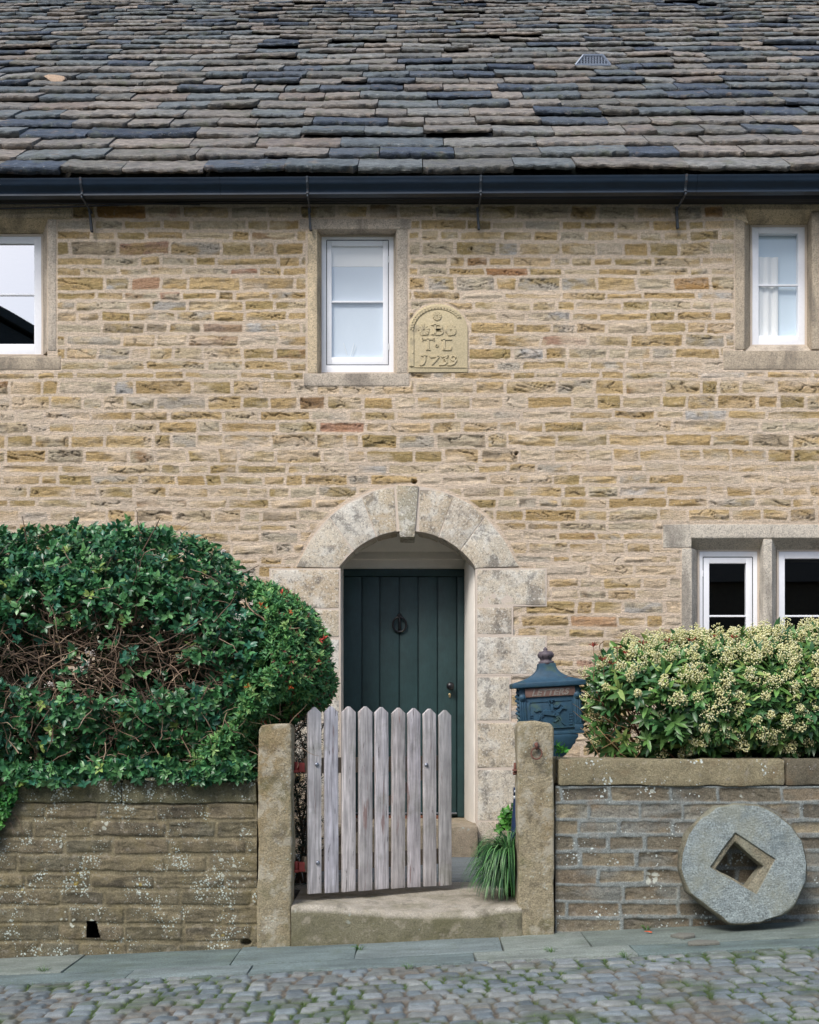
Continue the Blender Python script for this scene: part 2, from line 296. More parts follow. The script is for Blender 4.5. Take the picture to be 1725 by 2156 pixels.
# ------------------------------------------------------------------ masonry height field
def axis(a, b, fine0, fine1, d, dc):
    p = []
    if a < fine0: p.append(np.arange(a, fine0, dc))
    p.append(np.arange(max(a, fine0), min(b, fine1), d))
    if b > fine1: p.append(np.arange(fine1, b + dc, dc))
    else: p.append(np.array([b]))
    return np.unique(np.concatenate(p))
def masonry(name, xs, zs, Y, courses, wr, joint, proud, roughA, pal, palw, mort, m, parent, cut=None, holes=(), seed=0, mproud=0.0, sag=.006, dark=.3, spec_cols=(), crack=1.0, warp=1.0, smr=.5, flat=None, bleach=0):
    XX, ZZ = np.meshgrid(xs, zs); x = XX.ravel(); z = ZZ.ravel()
    r = np.random.default_rng(seed)
    zw = z + sag * vn(x * .8, z * .35, 0, seed) + .006 * warp * vn(x * 5, z * 2, 0, seed + 1) + .003 * vn(x * 16, z * 12, 0, seed + 2)
    ci = np.clip(np.searchsorted(courses, zw) - 1, 0, len(courses) - 2)
    a = np.zeros_like(x); b = np.zeros_like(x); sid = np.zeros(len(x), int); ns = 0
    info = []
    for k in range(len(courses) - 1):
        bd = [xs[0] - .3 - r.random() * .3]
        while bd[-1] < xs[-1] + .4:
            wv = wr[0] + (wr[1] - wr[0]) * r.beta(1.6, 2.2)
            bd.append(bd[-1] + wv)
        bd = np.array(bd); mk = ci == k
        if mk.any():
            xk = x[mk] + .008 * vn(x[mk] * 2, z[mk] * 9, 0, seed + 3 + k) + .003 * vn(x[mk] * 20, z[mk] * 20, 0, seed + 4)
            j = np.clip(np.searchsorted(bd, xk) - 1, 0, len(bd) - 2)
            a[mk] = xk - bd[j]; b[mk] = bd[j + 1] - xk; sid[mk] = ns + j
        ns += len(bd)
    c0 = courses[ci]; c1 = courses[ci + 1]
    R1 = r.random((ns, 8))
    ins = joint * (.35 + .5 * R1[sid, 0]); inst = joint * (.3 + .8 * R1[sid, 1])
    hx = (a + b) / 2; hz = (c1 - c0) / 2
    tilt = (R1[sid, 5] - .5) * .05 * (a - b) / 2
    dx = np.abs((a - b) / 2) - (hx - ins); dz = np.abs(zw + tilt - (c0 + c1) / 2) - (hz - inst)
    rc = .012; qx = dx + rc; qz = dz + rc
    sdf = np.hypot(np.maximum(qx, 0), np.maximum(qz, 0)) + np.minimum(np.maximum(qx, qz), 0) - rc
    ragged = .0045 * warp * fbm(x * 30, z * 45, 0, seed + 8, 3)
    d = -sdf + ragged
    mask = sst(-.001, .006, d)
    so_ = R1[sid, 6] * 13
    f1 = fbm(x * 5 + so_, z * 17 + so_, 0, seed + 10, 4)
    f2 = fbm(x * 9 + so_, z * 30 - so_, 0, seed + 20, 3)
    st = f1 * 4.0; ter = (np.floor(st) + sst(.35, .75, st - np.floor(st))) / 4.0
    rock = ter * .75 + f2 * .5
    amp = roughA * (.25 + 1.1 * R1[sid, 2])
    pr = proud * (-.35 + 1.5 * R1[sid, 3])
    edge = sst(0, .022, d)
    h = mask * (pr * edge + amp * rock * edge) + (1 - mask) * (mproud + .0025 * fbm(x * 22, z * 22, 0, seed + 30, 3))
    und = .006 * fbm(x * .9, z * .9, 0, seed + 31, 2)
    if flat is not None:
        fz = flat(x, z); h = h * (1 - fz); und = und * (1 - fz); mask = mask * (1 - fz)
    cidx = r.choice(len(pal), size=ns, p=np.array(palw) / sum(palw)); cc = pal[cidx] * (.87 + .26 * R1[:, 4:5])
    cc2 = pal[r.choice(len(pal), size=ns, p=np.array(palw) / sum(palw))]
    t = sst(-.3, .4, fbm(x * 8 + so_, z * 16, 0, seed + 40, 4))[:, None] * .85
    C = cc[sid] * (1 - t) + cc2[sid] * t
    ck = np.exp(-(fbm(x * 3.4 + so_, z * 13 + x * 3, 0, seed + 70, 3) / .028) ** 2) * (R1[sid, 1] < .55) * edge
    h = h - .015 * crack * ck * mask; C = C * (1 - .42 * crack * ck)[:, None]
    for (px, pz, rad, c3) in spec_cols:
        sel = np.argmin((x - px) ** 2 + (z - pz) ** 2); C[sid == sid[sel]] = np.array(c3) * .45 + C[sid == sid[sel]] * .45
    sp = sst(.42, .6, fbm(x * 24, z * 40, 0, seed + 60, 3) + .35 * (R1[sid, 7] > .9))[:, None] * dark * 1.3 * mask[:, None]
    C = C * (1 - sp) + np.array(lin((52, 48, 50))) * sp
    C = C.mean(1, keepdims=True) * .04 + C * .96
    mo = mort * (1 + .1 * fbm(x * 6, z * 6, 0, seed + 50, 3))[:, None]
    smear = mask * (1 - smr * sst(-.05, .4, fbm(x * 2.6 + 3 * R1[sid, 6], z * 7, 0, seed + 55, 4) + bleach * (sst(4.7, 2.9, z) - .55)))
    C = C * smear[:, None] + mo * (1 - smear[:, None])
    y = Y - h - und
    for (hx_, hz_, rx, rz, dp) in holes:
        e = ((x - hx_) / rx) ** 2 + ((z - hz_) / rz) ** 2; y = y + dp * sst(1.2, .6, e)
    nx, nz = len(xs), len(zs)
    idx = np.arange(nx * nz).reshape(nz, nx)
    q = np.stack([idx[:-1, :-1], idx[:-1, 1:], idx[1:, 1:], idx[1:, :-1]], -1).reshape(-1, 4)
    if cut is not None:
        cxm = x[q].mean(1); czm = z[q].mean(1); q = q[~cut(cxm, czm)]
    me = np_mesh(name, np.stack([x, y, z], 1), q, C)
    return link_mesh(name, me, m, parent)

# ------------------------------------------------------------------ setting: ground, road, pavement, path, soil
g = MB(); g.add([(-400, -400, gz(-400) - .12), (400, -400, gz(400) - .12), (400, 400, gz(400) - .12), (-400, 400, gz(-400) - .12)], [(0, 1, 2, 3)])
go = g.build('ground', M['ground']); tag(go, kind='structure')

def cobbles():
    xs = axis(-9, 9, -2.9, 2.9, .0085, .05); ys = axis(-4.5, 6.32, 4.75, 6.33, .0075, .05)
    XX, YY = np.meshgrid(xs, ys); x = XX.ravel(); y = YY.ravel()
    py = .090; rr2 = np.random.default_rng(8)
    u = x + .05 * np.sin(y * 2.1 + 1) + .03 * vn(x * 1.6, y * 1.6, 0, 3) + .10 * (6.3 - y) * np.tanh(-x * .7)
    v = y + .040 * vn(x * 1.1, y * .6, 0, 5) + .008 * vn(x * 7, y * 3, 0, 6) - .05 * x * (x < 0)
    iy = np.floor(v / py).astype(np.int64); i0 = iy.min(); a_ = np.zeros(len(x)); b_ = np.ones(len(x)); bid = np.zeros(len(x), np.int64)
    for k in range(i0, iy.max() + 1):
        mk = iy == k
        if not mk.any(): continue
        bd = np.cumsum(np.concatenate([[u.min() - .3], rr2.uniform(.078, .150, 260)])); j_ = np.clip(np.searchsorted(bd, u[mk]) - 1, 0, 259)
        a_[mk] = u[mk] - bd[j_]; b_[mk] = bd[j_ + 1] - u[mk]; bid[mk] = (k - i0) * 300 + j_
    q1, q2 = _h(bid, 0 * bid, 0 * bid, 31), _h(bid, 0 * bid, 0 * bid, 32)
    hx, cxl = (a_ + b_) / 2, (a_ - b_) / 2; czl = (v / py - iy - .5) * py + cxl * .12 * q2
    jn = .007 + .004 * q1; rc = .010
    qx = np.abs(cxl) - (hx - jn) + rc; qy = np.abs(czl - .003 * q1) - (py / 2 - .006 - .003 * q2) + rc
    d = -(np.hypot(np.maximum(qx, 0), np.maximum(qy, 0)) + np.minimum(np.maximum(qx, qy), 0) - rc) + .004 * fbm(x * 26, y * 26, 0, 12, 3)
    mask = sst(-.001, .006, d); dome = sst(0, .016, d)
    r1 = _h(bid, 0 * bid, 0 * bid, 21); r2 = _h(bid, 0 * bid, 0 * bid, 22)
    h = mask * (.006 + .009 * dome + .004 * r1 + .004 * fbm(x * 16, y * 16, 0, 5, 3)) + (1 - mask) * .004 * vn(x * 40, y * 40, 0, 6)
    pal = lina([(120, 130, 134), (106, 117, 122), (128, 135, 137), (114, 120, 118), (134, 139, 137)], .9)
    C = pal[(np.abs(r2 * 4.99)).astype(int) % 5] * (1 + .15 * r1)[:, None]
    C = C * (1 - .3 * sst(.1, .5, fbm(x * 9, y * 9, 0, 33, 3)))[:, None]
    moss = sst(.05, .3, fbm(x * 1.7, y * 2.2, 0, 14, 3) + .26)[:, None]
    grit = lina([(96, 90, 80)])[0] * (1 + .35 * vn(x * 60, y * 60, 0, 8))[:, None]
    gm = grit * (1 - moss) + lina([(62, 78, 44)])[0] * moss
    over = sst(.12, .45, fbm(x * 3.2, y * 5, 0, 77, 4) + .1)[:, None] * .8
    k = mask[:, None] * (1 - over * (1 - dome[:, None] * .5)); C = C * k + gm * (1 - k)
    V = np.stack([x, y, gz(x) + h - .018 - .03 * sst(6.1, 4, y)], 1)
    nx, ny = len(xs), len(ys); idx = np.arange(nx * ny).reshape(ny, nx)
    q = np.stack([idx[:-1, :-1], idx[:-1, 1:], idx[1:, 1:], idx[1:, :-1]], -1).reshape(-1, 4)
    o = link_mesh('cobbled_road', np_mesh('cobbled_road', V, q, C), M['cobble']); tag(o, kind='structure')
    # little blades of grass where the joints are mossy
    sel = np.where((mask < .3) & (moss[:, 0] > .75) & (y > 4.9) & (np.abs(x) < 2.8))[0]; sel = rng.choice(sel, min(len(sel), 5200), replace=False)
    mb = []; fs = []; cs = []
    for i in sel:
        b0 = V[i]; a = rng.random() * 6.28; L = .008 + .02 * rng.random() ** 2; w_ = .0013
        d = np.array([math.cos(a), math.sin(a), 0]); sdv = np.array([-d[1], d[0], 0]) * w_
        n = len(mb); mb += [b0 - sdv, b0 + sdv, b0 + d * L * .6 + np.array([0, 0, L])]; fs.append([n, n + 1, n + 2])
        c = np.array(lin((66 + 40 * rng.random(), 98 + 30 * rng.random(), 40))); cs += [c, c, c * 1.1]
    o = link_mesh('grass', np_mesh('grass', np.array(mb), np.array(fs), np.array(cs)), M['leafm']); tag(o, kind='stuff')
    o['label'] = 'tiny moss and grass blades in the joints of the cobbles'; o['category'] = 'grass'
cobbles()

def slab(mb, corners, ztop, th, col):
    """a flag with given xy corners"""
    mb.prism([(px, py, ztop(px) ) for px, py in corners], (0, 0, -th), col)
pv = MB(); cols = [lin(c) for c in [(116, 128, 128), (106, 120, 120), (124, 132, 126), (112, 122, 116), (100, 114, 112)]]
def row(y0f, y1f, cuts, gap=.0035):
    for i in range(len(cuts) - 1):
        a, b = cuts[i] + gap, cuts[i + 1] - gap; sk = random.uniform(-.006, .006); dz = random.uniform(-.004, .004)
        slab(pv, [(a - sk, y0f(a) + gap), (b - sk, y0f(b) + gap), (b + sk, y1f(b) - gap), (a + sk, y1f(a) - gap)], lambda x_: gz(x_) + dz, .12, random.choice(cols))
mid = lambda x_: 6.53 + .02 * math.sin(x_ * 2); frt = lambda x_: 6.30 + .015 * math.sin(x_ * 3 + 1); bck = lambda x_: 7.06
row(frt, mid, [-9, -7.5, -6, -4.7, -3.3, -2.25, -1.5, -.85, .35, 1.2, 2.3, 3.5, 5, 7, 9]); row(mid, bck, [-9, -7, -5.2, -3.6, -2.55, -1.9, -.98, -.3, .52, 1.0, 3.1, 4.6, 6.6, 9])
o = pv.build('pavement', M['flag'], bevel=.006, rough=.0035, cell=.09, sc=6); tag(o, kind='structure')
base = MB(); base.add([(-9, 6.25, gz(-9) - .03), (9, 6.25, gz(9) - .03), (9, 7.1, gz(9) - .03), (-9, 7.1, gz(-9) - .03)], [(0, 1, 2, 3)])
o = base.build('pavement_bed', M['soil']); tag(o, kind='structure')
gp = MB(); pc = [lin(c) for c in [(138, 136, 128), (118, 126, 130), (110, 118, 122)]]
for (y0, y1, zt, c) in [(7.62, 7.955, .2, 0), (7.965, 8.655, .203, 1), (8.665, 9.5, .2, 2)]:
    gp.box((-1.1, y0, zt - .1), (1.3, y1, zt), pc[c])
o = gp.build('garden_path', M['flag'], bevel=.008, rough=.003, cell=.12); tag(o, kind='structure')
so_ = MB(); so_.box((-7, 7.3, -.4), (-1.1, 9.6, .42)); so_.box((1.3, 7.3, -.4), (7, 9.6, .5)); so_.box((-1.1, 7.3, -.4), (1.3, 9.6, .12))
o = so_.build('garden_soil', M['soil'], rough=.03, cell=.25, sc=3); tag(o, kind='structure')

# ------------------------------------------------------------------ the cottage
HYW = 9.5
house = thing('stone_cottage', 'two storey honey coloured rubble stone cottage with heavy stone slate roof behind the garden walls', 'house', (0, HYW, .2))
WX0, WX1 = -6.6, 6.6
# --- openings (v px at the wall plane)
ARC_C = (X(859, HYW), 2.099); ARC_R = .66
def cut(x, z):
    c = np.zeros(len(x), bool)
    for (a, b, t, bt) in [(-60, 100, 452, 756), (667, 836, 472, 792), (1565, 1860, 440, 740), (1452, 1790, 1120, 1425)]:
        c |= (x > X(a, HYW)) & (x < X(b, HYW)) & (z < Z(t, HYW)) & (z > Z(bt, HYW))
    c |= (np.abs(x - ARC_C[0]) < .58) & (z < 2.46)
    c |= (np.hypot(x - ARC_C[0], z - ARC_C[1]) < ARC_R + .02) & (z > 2.4)
    return c
cr = [.0]; rr = random.Random(5)
while cr[-1] < 5.75: cr.append(cr[-1] + rr.choice([.072, .085, .092, .098, .103, .11, .12]))
pal = lina([(196, 169, 122), (186, 158, 110), (203, 184, 152), (196, 182, 156), (184, 174, 158), (174, 152, 104), (204, 178, 140), (160, 128, 92), (160, 144, 120), (184, 180, 174), (184, 148, 124)], .83)
xs = axis(WX0, WX1, -3.35, 3.35, .0072, .04); zs = np.arange(.0, 5.62, .0072)
sc_ = [(X(a, HYW), Z(b, HYW), 0, lin(c)) for a, b, c in [(217, 437, (150, 92, 44)), (305, 608, (170, 106, 72)), (525, 580, (150, 78, 56)), (1090, 577, (160, 92, 54)), (1480, 443, (168, 108, 44)), (685, 903, (176, 116, 104)), (205, 462, (166, 124, 66)), (1205, 1300, (200, 150, 110)), (1440, 595, (176, 124, 56)), (490, 690, (140, 96, 60))]]
def flat_zone(x, z):
    f = np.zeros(len(x)); e = .006
    for a, b, t, bt in [(631, 865, 461, 481), (640, 862, 786, 812), (646, 860, 476, 790), (-95, 151, 436, 461), (-95, 119, 455, 756), (-95, 127, 752, 777), (1524, 1900, 424, 461), (1548, 1900, 455, 740), (1524, 1900, 736, 777), (1397, 1830, 1103, 1154), (1435, 1830, 1120, 1432), (860, 986, 690, 783)]:
        d = np.minimum(np.minimum(x - X(a, HYW), X(b, HYW) - x), np.minimum(Z(t, HYW) - z, z - Z(bt, HYW))); f = np.maximum(f, sst(-e - .006, -e, d))
    f = np.maximum(f, sst(1.06, 1.03, np.hypot((x - X(923, HYW)) / .237, (z - Z(694, HYW)) / .212)))
    for x0, x1, y0, y1 in QZ:
        d = np.minimum(np.minimum(x - x0, x1 - x), np.minimum(y1 - z, z - y0)); f = np.maximum(f, sst(-.014, -.007, d))
    ax, az = X((750 + 851 / 1.725) * .69, HYW), Z((1400 + 742 / 1.725) * .69, HYW); f = np.maximum(f, sst(.935, .925, np.hypot(x - ax, z - az)) * (z > Z((1400 + 572 / 1.725) * .69, HYW)))
    return f
def _q(x0, x1, y0, y1, o=0): return (X((750 + x0 / 1.725) * .69, HYW), X((750 + x1 / 1.725) * .69, HYW), Z((1400 + (y1 + o) / 1.725) * .69, HYW), Z((1400 + (y0 + o) / 1.725) * .69, HYW))
QZ = [_q(*q) for q in [(1219, 1577, 584, 768), (1219, 1400, 784, 922), (1219, 1577, 938, 1132), (1219, 1388, 1150, 1376), (133, 490, 585, 785), (325, 490, 797, 936), (160, 491, 952, 1138), (330, 492, 1152, 1376)]] + [_q(*q, 1207.5) for q in [(1221, 1437, 185, 417), (1221, 1420, 431, 697), (1224, 1338, 705, 866), (160, 492, 185, 417), (320, 492, 431, 697), (300, 492, 705, 866)]]
masonry('wall', xs, zs, HYW, np.array(cr), (.12, .50), .0165, .006, .015, pal, [12, 12, 12, 10, 3.5, 10, 6, 1.1, 1.6, 1.2, .4], lina([(210, 192, 171)], .96)[0], M['wall'], house,
        cut=cut, holes=[(X(1088, HYW), Z(954, HYW), .012, .014, .09), (X(873, HYW), Z(1014, HYW), .022, .013, .1), (X(993, HYW), Z(524, HYW), .008, .01, .05)], seed=3, mproud=.001, spec_cols=sc_, flat=flat_zone, bleach=.32, smr=.6)
sh = MB()
sh.box((WX0, 9.75, 0), (WX0 + .3, 17.8, 5.3)); sh.box((WX1 - .3, 9.75, 0), (WX1, 17.8, 5.3)); sh.box((WX0, 17.5, 0), (WX1, 17.8, 5.3))
sh.box((WX0, 9.42 + .12, 0), (WX0 + .12, 9.76, 5.3)); sh.box((WX1 - .12, 9.54, 0), (WX1, 9.76, 5.3))
sh.box((WX0 + .3, 9.8, 2.95), (WX1 - .3, 17.5, 3.1)); sh.box((WX0 + .3, 9.6, 5.36), (WX1 - .3, 17.5, 5.4))
sh.build('rear_wall', M['render'], house)
# inner partitions so the rooms stay dark
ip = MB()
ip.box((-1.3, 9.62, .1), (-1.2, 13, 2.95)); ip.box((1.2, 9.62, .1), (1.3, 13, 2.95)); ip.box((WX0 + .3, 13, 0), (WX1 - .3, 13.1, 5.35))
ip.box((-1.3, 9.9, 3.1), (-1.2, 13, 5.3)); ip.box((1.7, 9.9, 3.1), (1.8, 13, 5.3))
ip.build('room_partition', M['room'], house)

# --- roof of stone slates
EY, EZ0, PITCH = 9.2, 5.455, R(40)
sl = Vector((0, math.cos(PITCH), math.sin(PITCH))); upn = Vector((0, -math.sin(PITCH), math.cos(PITCH)))
rpal = [lin(c) for c in [(74, 82, 92), (64, 74, 88), (116, 112, 107), (124, 119, 113), (100, 106, 108), (107, 105, 100), (130, 123, 116), (87, 95, 100), (96, 96, 93), (52, 62, 76), (122, 122, 119), (116, 107, 100)]]
rw = [6, 5, 8, 8, 8, 6, 6, 8, 5, 3, 6, 2]
rf = []; rv = []; rcx = []
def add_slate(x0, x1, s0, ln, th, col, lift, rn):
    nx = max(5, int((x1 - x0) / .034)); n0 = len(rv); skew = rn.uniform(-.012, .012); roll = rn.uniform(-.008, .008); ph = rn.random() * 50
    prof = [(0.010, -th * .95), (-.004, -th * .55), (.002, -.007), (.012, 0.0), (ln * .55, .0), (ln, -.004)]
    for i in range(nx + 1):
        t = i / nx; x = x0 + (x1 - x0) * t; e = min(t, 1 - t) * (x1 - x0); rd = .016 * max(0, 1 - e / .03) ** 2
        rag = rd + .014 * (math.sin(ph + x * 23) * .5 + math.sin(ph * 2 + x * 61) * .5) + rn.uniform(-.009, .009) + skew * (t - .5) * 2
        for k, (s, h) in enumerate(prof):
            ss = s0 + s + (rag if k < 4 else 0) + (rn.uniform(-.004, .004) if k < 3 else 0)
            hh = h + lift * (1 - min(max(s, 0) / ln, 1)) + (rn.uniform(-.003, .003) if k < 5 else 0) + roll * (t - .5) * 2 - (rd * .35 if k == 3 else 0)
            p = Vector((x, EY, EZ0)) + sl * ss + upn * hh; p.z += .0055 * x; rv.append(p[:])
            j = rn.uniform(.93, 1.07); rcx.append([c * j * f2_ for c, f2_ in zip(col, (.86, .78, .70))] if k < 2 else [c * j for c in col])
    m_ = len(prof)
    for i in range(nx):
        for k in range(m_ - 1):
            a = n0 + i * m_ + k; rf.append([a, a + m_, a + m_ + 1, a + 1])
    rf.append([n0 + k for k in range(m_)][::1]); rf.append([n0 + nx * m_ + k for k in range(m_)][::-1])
rn = random.Random(12); s = -.0; rowi = 0; rows = []
# under-eaves course
x = WX0 - .2
while x < WX1 + .2:
    w_ = rn.uniform(.25, .55); add_slate(x, x + w_ - .008, .02 + rn.uniform(-.006, .012), .5, .03, rn.choice([lin((104, 108, 84)), lin((112, 108, 96)), lin((70, 80, 66))]), -.045, rn); x += w_
while s < 8.6:
    f = min(s / 7.0, 1); e = .335 * (1 - f) + .185 * f; e *= rn.uniform(.94, 1.06)
    if rowi == 0: e = .33
    x = WX0 - .3 - rn.random() * .4; wmin, wmax = (.34, .95) if rowi < 3 else (.26 - .06 * f, .72 - .16 * f)
    while x < WX1 + .3:
        w_ = wmin + (wmax - wmin) * rn.betavariate(1.7, 2.0); th = rn.uniform(.038, .066) * (1 - .3 * f)
        lift = .066 * (1 - .25 * f)
        add_slate(x, x + w_ - rn.uniform(.003, .012), s + rn.uniform(-.012, .012), e * 1.75, th, rn.choices(rpal, rw)[0], lift + rn.uniform(-.008, .012) + (.018 if rn.random() < .1 else 0), rn)
        x += w_
    s += e; rowi += 1
n_faces = rf
me = bpy.data.meshes.new('roof'); me.from_pydata(rv, [], rf); me.update()
ca = me.color_attributes.new('Col', 'FLOAT_COLOR', 'POINT'); ca.data.foreach_set('color', np.concatenate([np.array(rcx), np.ones((len(rcx), 1))], 1).astype(np.float32).ravel())
me.polygons.foreach_set('use_smooth', [True] * len(me.polygons)); me.set_sharp_from_angle(angle=R(50))
roof = link_mesh('roof', me, M['roof'], house)
dk = MB(); pts = [Vector((WX0 - .2, EY + .05, EZ0 - .0)), ]
ridge = Vector((0, EY, EZ0)) + sl * 8.6
for (a, b) in [((WX0 - .15), (WX1 + .15))]:
    y1, z1 = ridge.y, ridge.z
    dk.prism([(a, 9.3, 5.40), (a, y1, z1 - .06), (a, y1 + (y1 - 9.3), 5.40)], (b - a, 0, 0))
dk.build('roof_deck', M['deck'], roof)
# eaves board
eb = MB(); eb.box((WX0, 9.37, 5.345), (WX1, 9.47, 5.47)); eb.build('eaves_board', M['deck'], house)
# roof vent
vt = MB(); vp = P(1249, 128, 1)     # direction; intersect roof plane
def roof_hit(vx, vy, off=0.0):
    d = Vector(((vx - CX) / F, 1, (HY - vy) / F)); o0 = Vector((0, 0, EZ)); p0 = Vector((0, EY, EZ0)) + upn * off
    t = (p0 - o0).dot(upn) / d.dot(upn); return o0 + d * t
a = roof_hit(1249, 137, .06); sY = a.y / F
hw, hh = 37 * sY, 21 * sY
def vpt(x_, z_, y_=0): return Vector((a.x + x_, a.y + y_, a.z + z_))
fr = MB()
def bar(mb, p, q, r_): mb.tube([p, q], r_, 6)
tz = hh * 1.0
BL, BR, TL, TR = vpt(-hw, 0), vpt(hw, 0), vpt(-hw * .55, tz), vpt(hw * .55, tz)
for p, q in ((BL, BR), (BR, TR), (TR, TL), (TL, BL)): bar(fr, p, q, .012)
fr.add([TL, TR, vpt(hw * .7, tz * .9, .55), vpt(-hw * .7, tz * .9, .55), BL, BR, vpt(hw * 1.2, .2, .5), vpt(-hw * 1.2, .2, .5)], [(0, 1, 2, 3), (4, 0, 3, 7), (1, 5, 6, 2)])
for k in range(1, 12):
    t = k / 12; xx = -hw + 2 * hw * t; top = tz * min(1, (hw - abs(xx)) / (hw * .45)); bar(fr, vpt(xx, 0), vpt(xx, top), .005)
for k in range(1, 5): zz = tz * k / 5; ww = hw - hw * .45 * k / 5; bar(fr, vpt(-ww, zz), vpt(ww, zz), .005)
fl = MB(); fl.add([vpt(-hw * 1.6, -.02, -.03), vpt(hw * 1.6, -.02, -.03), vpt(hw * 1.6, .1, .12), vpt(-hw * 1.6, .1, .12)], [(0, 1, 2, 3)])
vo = fr.build('roof_vent', mat('lead_grey', lin((120, 130, 146)), rough=.5, metal=.2), roof)
fr2 = MB(); fr2.add([vpt(-hw, 0, .03), vpt(hw, 0, .03), vpt(hw * .55, tz, .03), vpt(-hw * .55, tz, .03)], [(0, 1, 2, 3)]); fr2.build('vent_backing', M['deck'], roof)
# loose fragment lying on the slates
a = roof_hit(113, 164, .05); fg = MB(); q_ = a.y / F
fg.prism([a + Vector((dx * q_, 0, dz * q_ * .9)) for dx, dz in [(-22, 5), (-12, 9), (5, 8), (22, 4), (24, -2), (14, -12), (2, -14), (-8, -6)]], (0, .07, .03))
tag(fg.build('stone_fragment', mat('broken_sandstone', lin((184, 160, 138)), var=[(40, .8, 1.2)], bump=[(90, .004)]), None, bevel=.006, rough=.004, cell=.05), 'broken tan stone fragment lying loose on the roof slates', 'stone fragment')

# --- gutter
gsl = .0055
gt = MB(); prof = [(9.15, 5.42), (9.133, 5.42), (9.136, 5.402), (9.142, 5.39), (9.142, 5.378), (9.15, 5.365), (9.172, 5.345), (9.18, 5.33), (9.182, 5.318), (9.172, 5.314), (9.172, 5.302), (9.24, 5.302), (9.245, 5.325), (9.19, 5.328), (9.165, 5.37), (9.155, 5.40)]
segs = [(-6.8, -4.2), (-4.198, -1.45), (-1.448, 2.2), (2.202, 6.8)]
for a, b in segs:
    gt.prism([(a, py, pz + gsl * a) for py, pz in prof], (b - a, 0, gsl * (b - a)))
gutter = gt.build('gutter', M['gutter'], house, smooth=False)
for p in gutter.data.polygons: p.use_smooth = True
gutter.data.set_sharp_from_angle(angle=R(50))
for vx in (170, 647, 1013, 1446, -330, 1980):
    x_ = X(vx, 9.14); dz = gsl * x_; bk = MB()
    pr_ = [(y_ - .008, z_ + .003 + dz) for y_, z_ in prof[1:11]]; inner = [(y_ + .004, z_ + dz) for y_, z_ in prof[1:11]][::-1]
    bk.prism([(x_ - .009, y_, z_) for y_, z_ in pr_ + inner], (.018, 0, 0))
    bk.box((x_ - .006, 9.16, 5.28 + dz), (x_ + .006, 9.46, 5.297 + dz))
    bk.prism([(x_ - .02, 9.42, 5.30 + dz), (x_ - .004, 9.42, 5.30 + dz), (x_ + .012, 9.44, 5.135 + dz), (x_ - .008, 9.44, 5.135 + dz)], (0, .03, 0))
    bk.build('gutter_bracket', M['bracket'], gutter, bevel=.002, seg=1)
cb = MB(); cb.tube([(X(-60, 9.4), 9.41, Z(441, 9.41)), (X(150, 9.4), 9.41, Z(435, 9.41)), (X(400, 9.4), 9.42, Z(426, 9.42)), (X(860, 9.4), 9.42, Z(424, 9.42)), (X(1500, 9.4), 9.42, Z(421, 9.42)), (X(1800, 9.4), 9.41, Z(423, 9.41))], .007, 8)
cb.tube([(X(-60, 9.4), 9.40, Z(430, 9.41)), (X(250, 9.4), 9.41, Z(428, 9.41)), (X(420, 9.4), 9.42, Z(431, 9.42))], .005, 8)
cb.build('cable', M['black'], house, smooth=True)

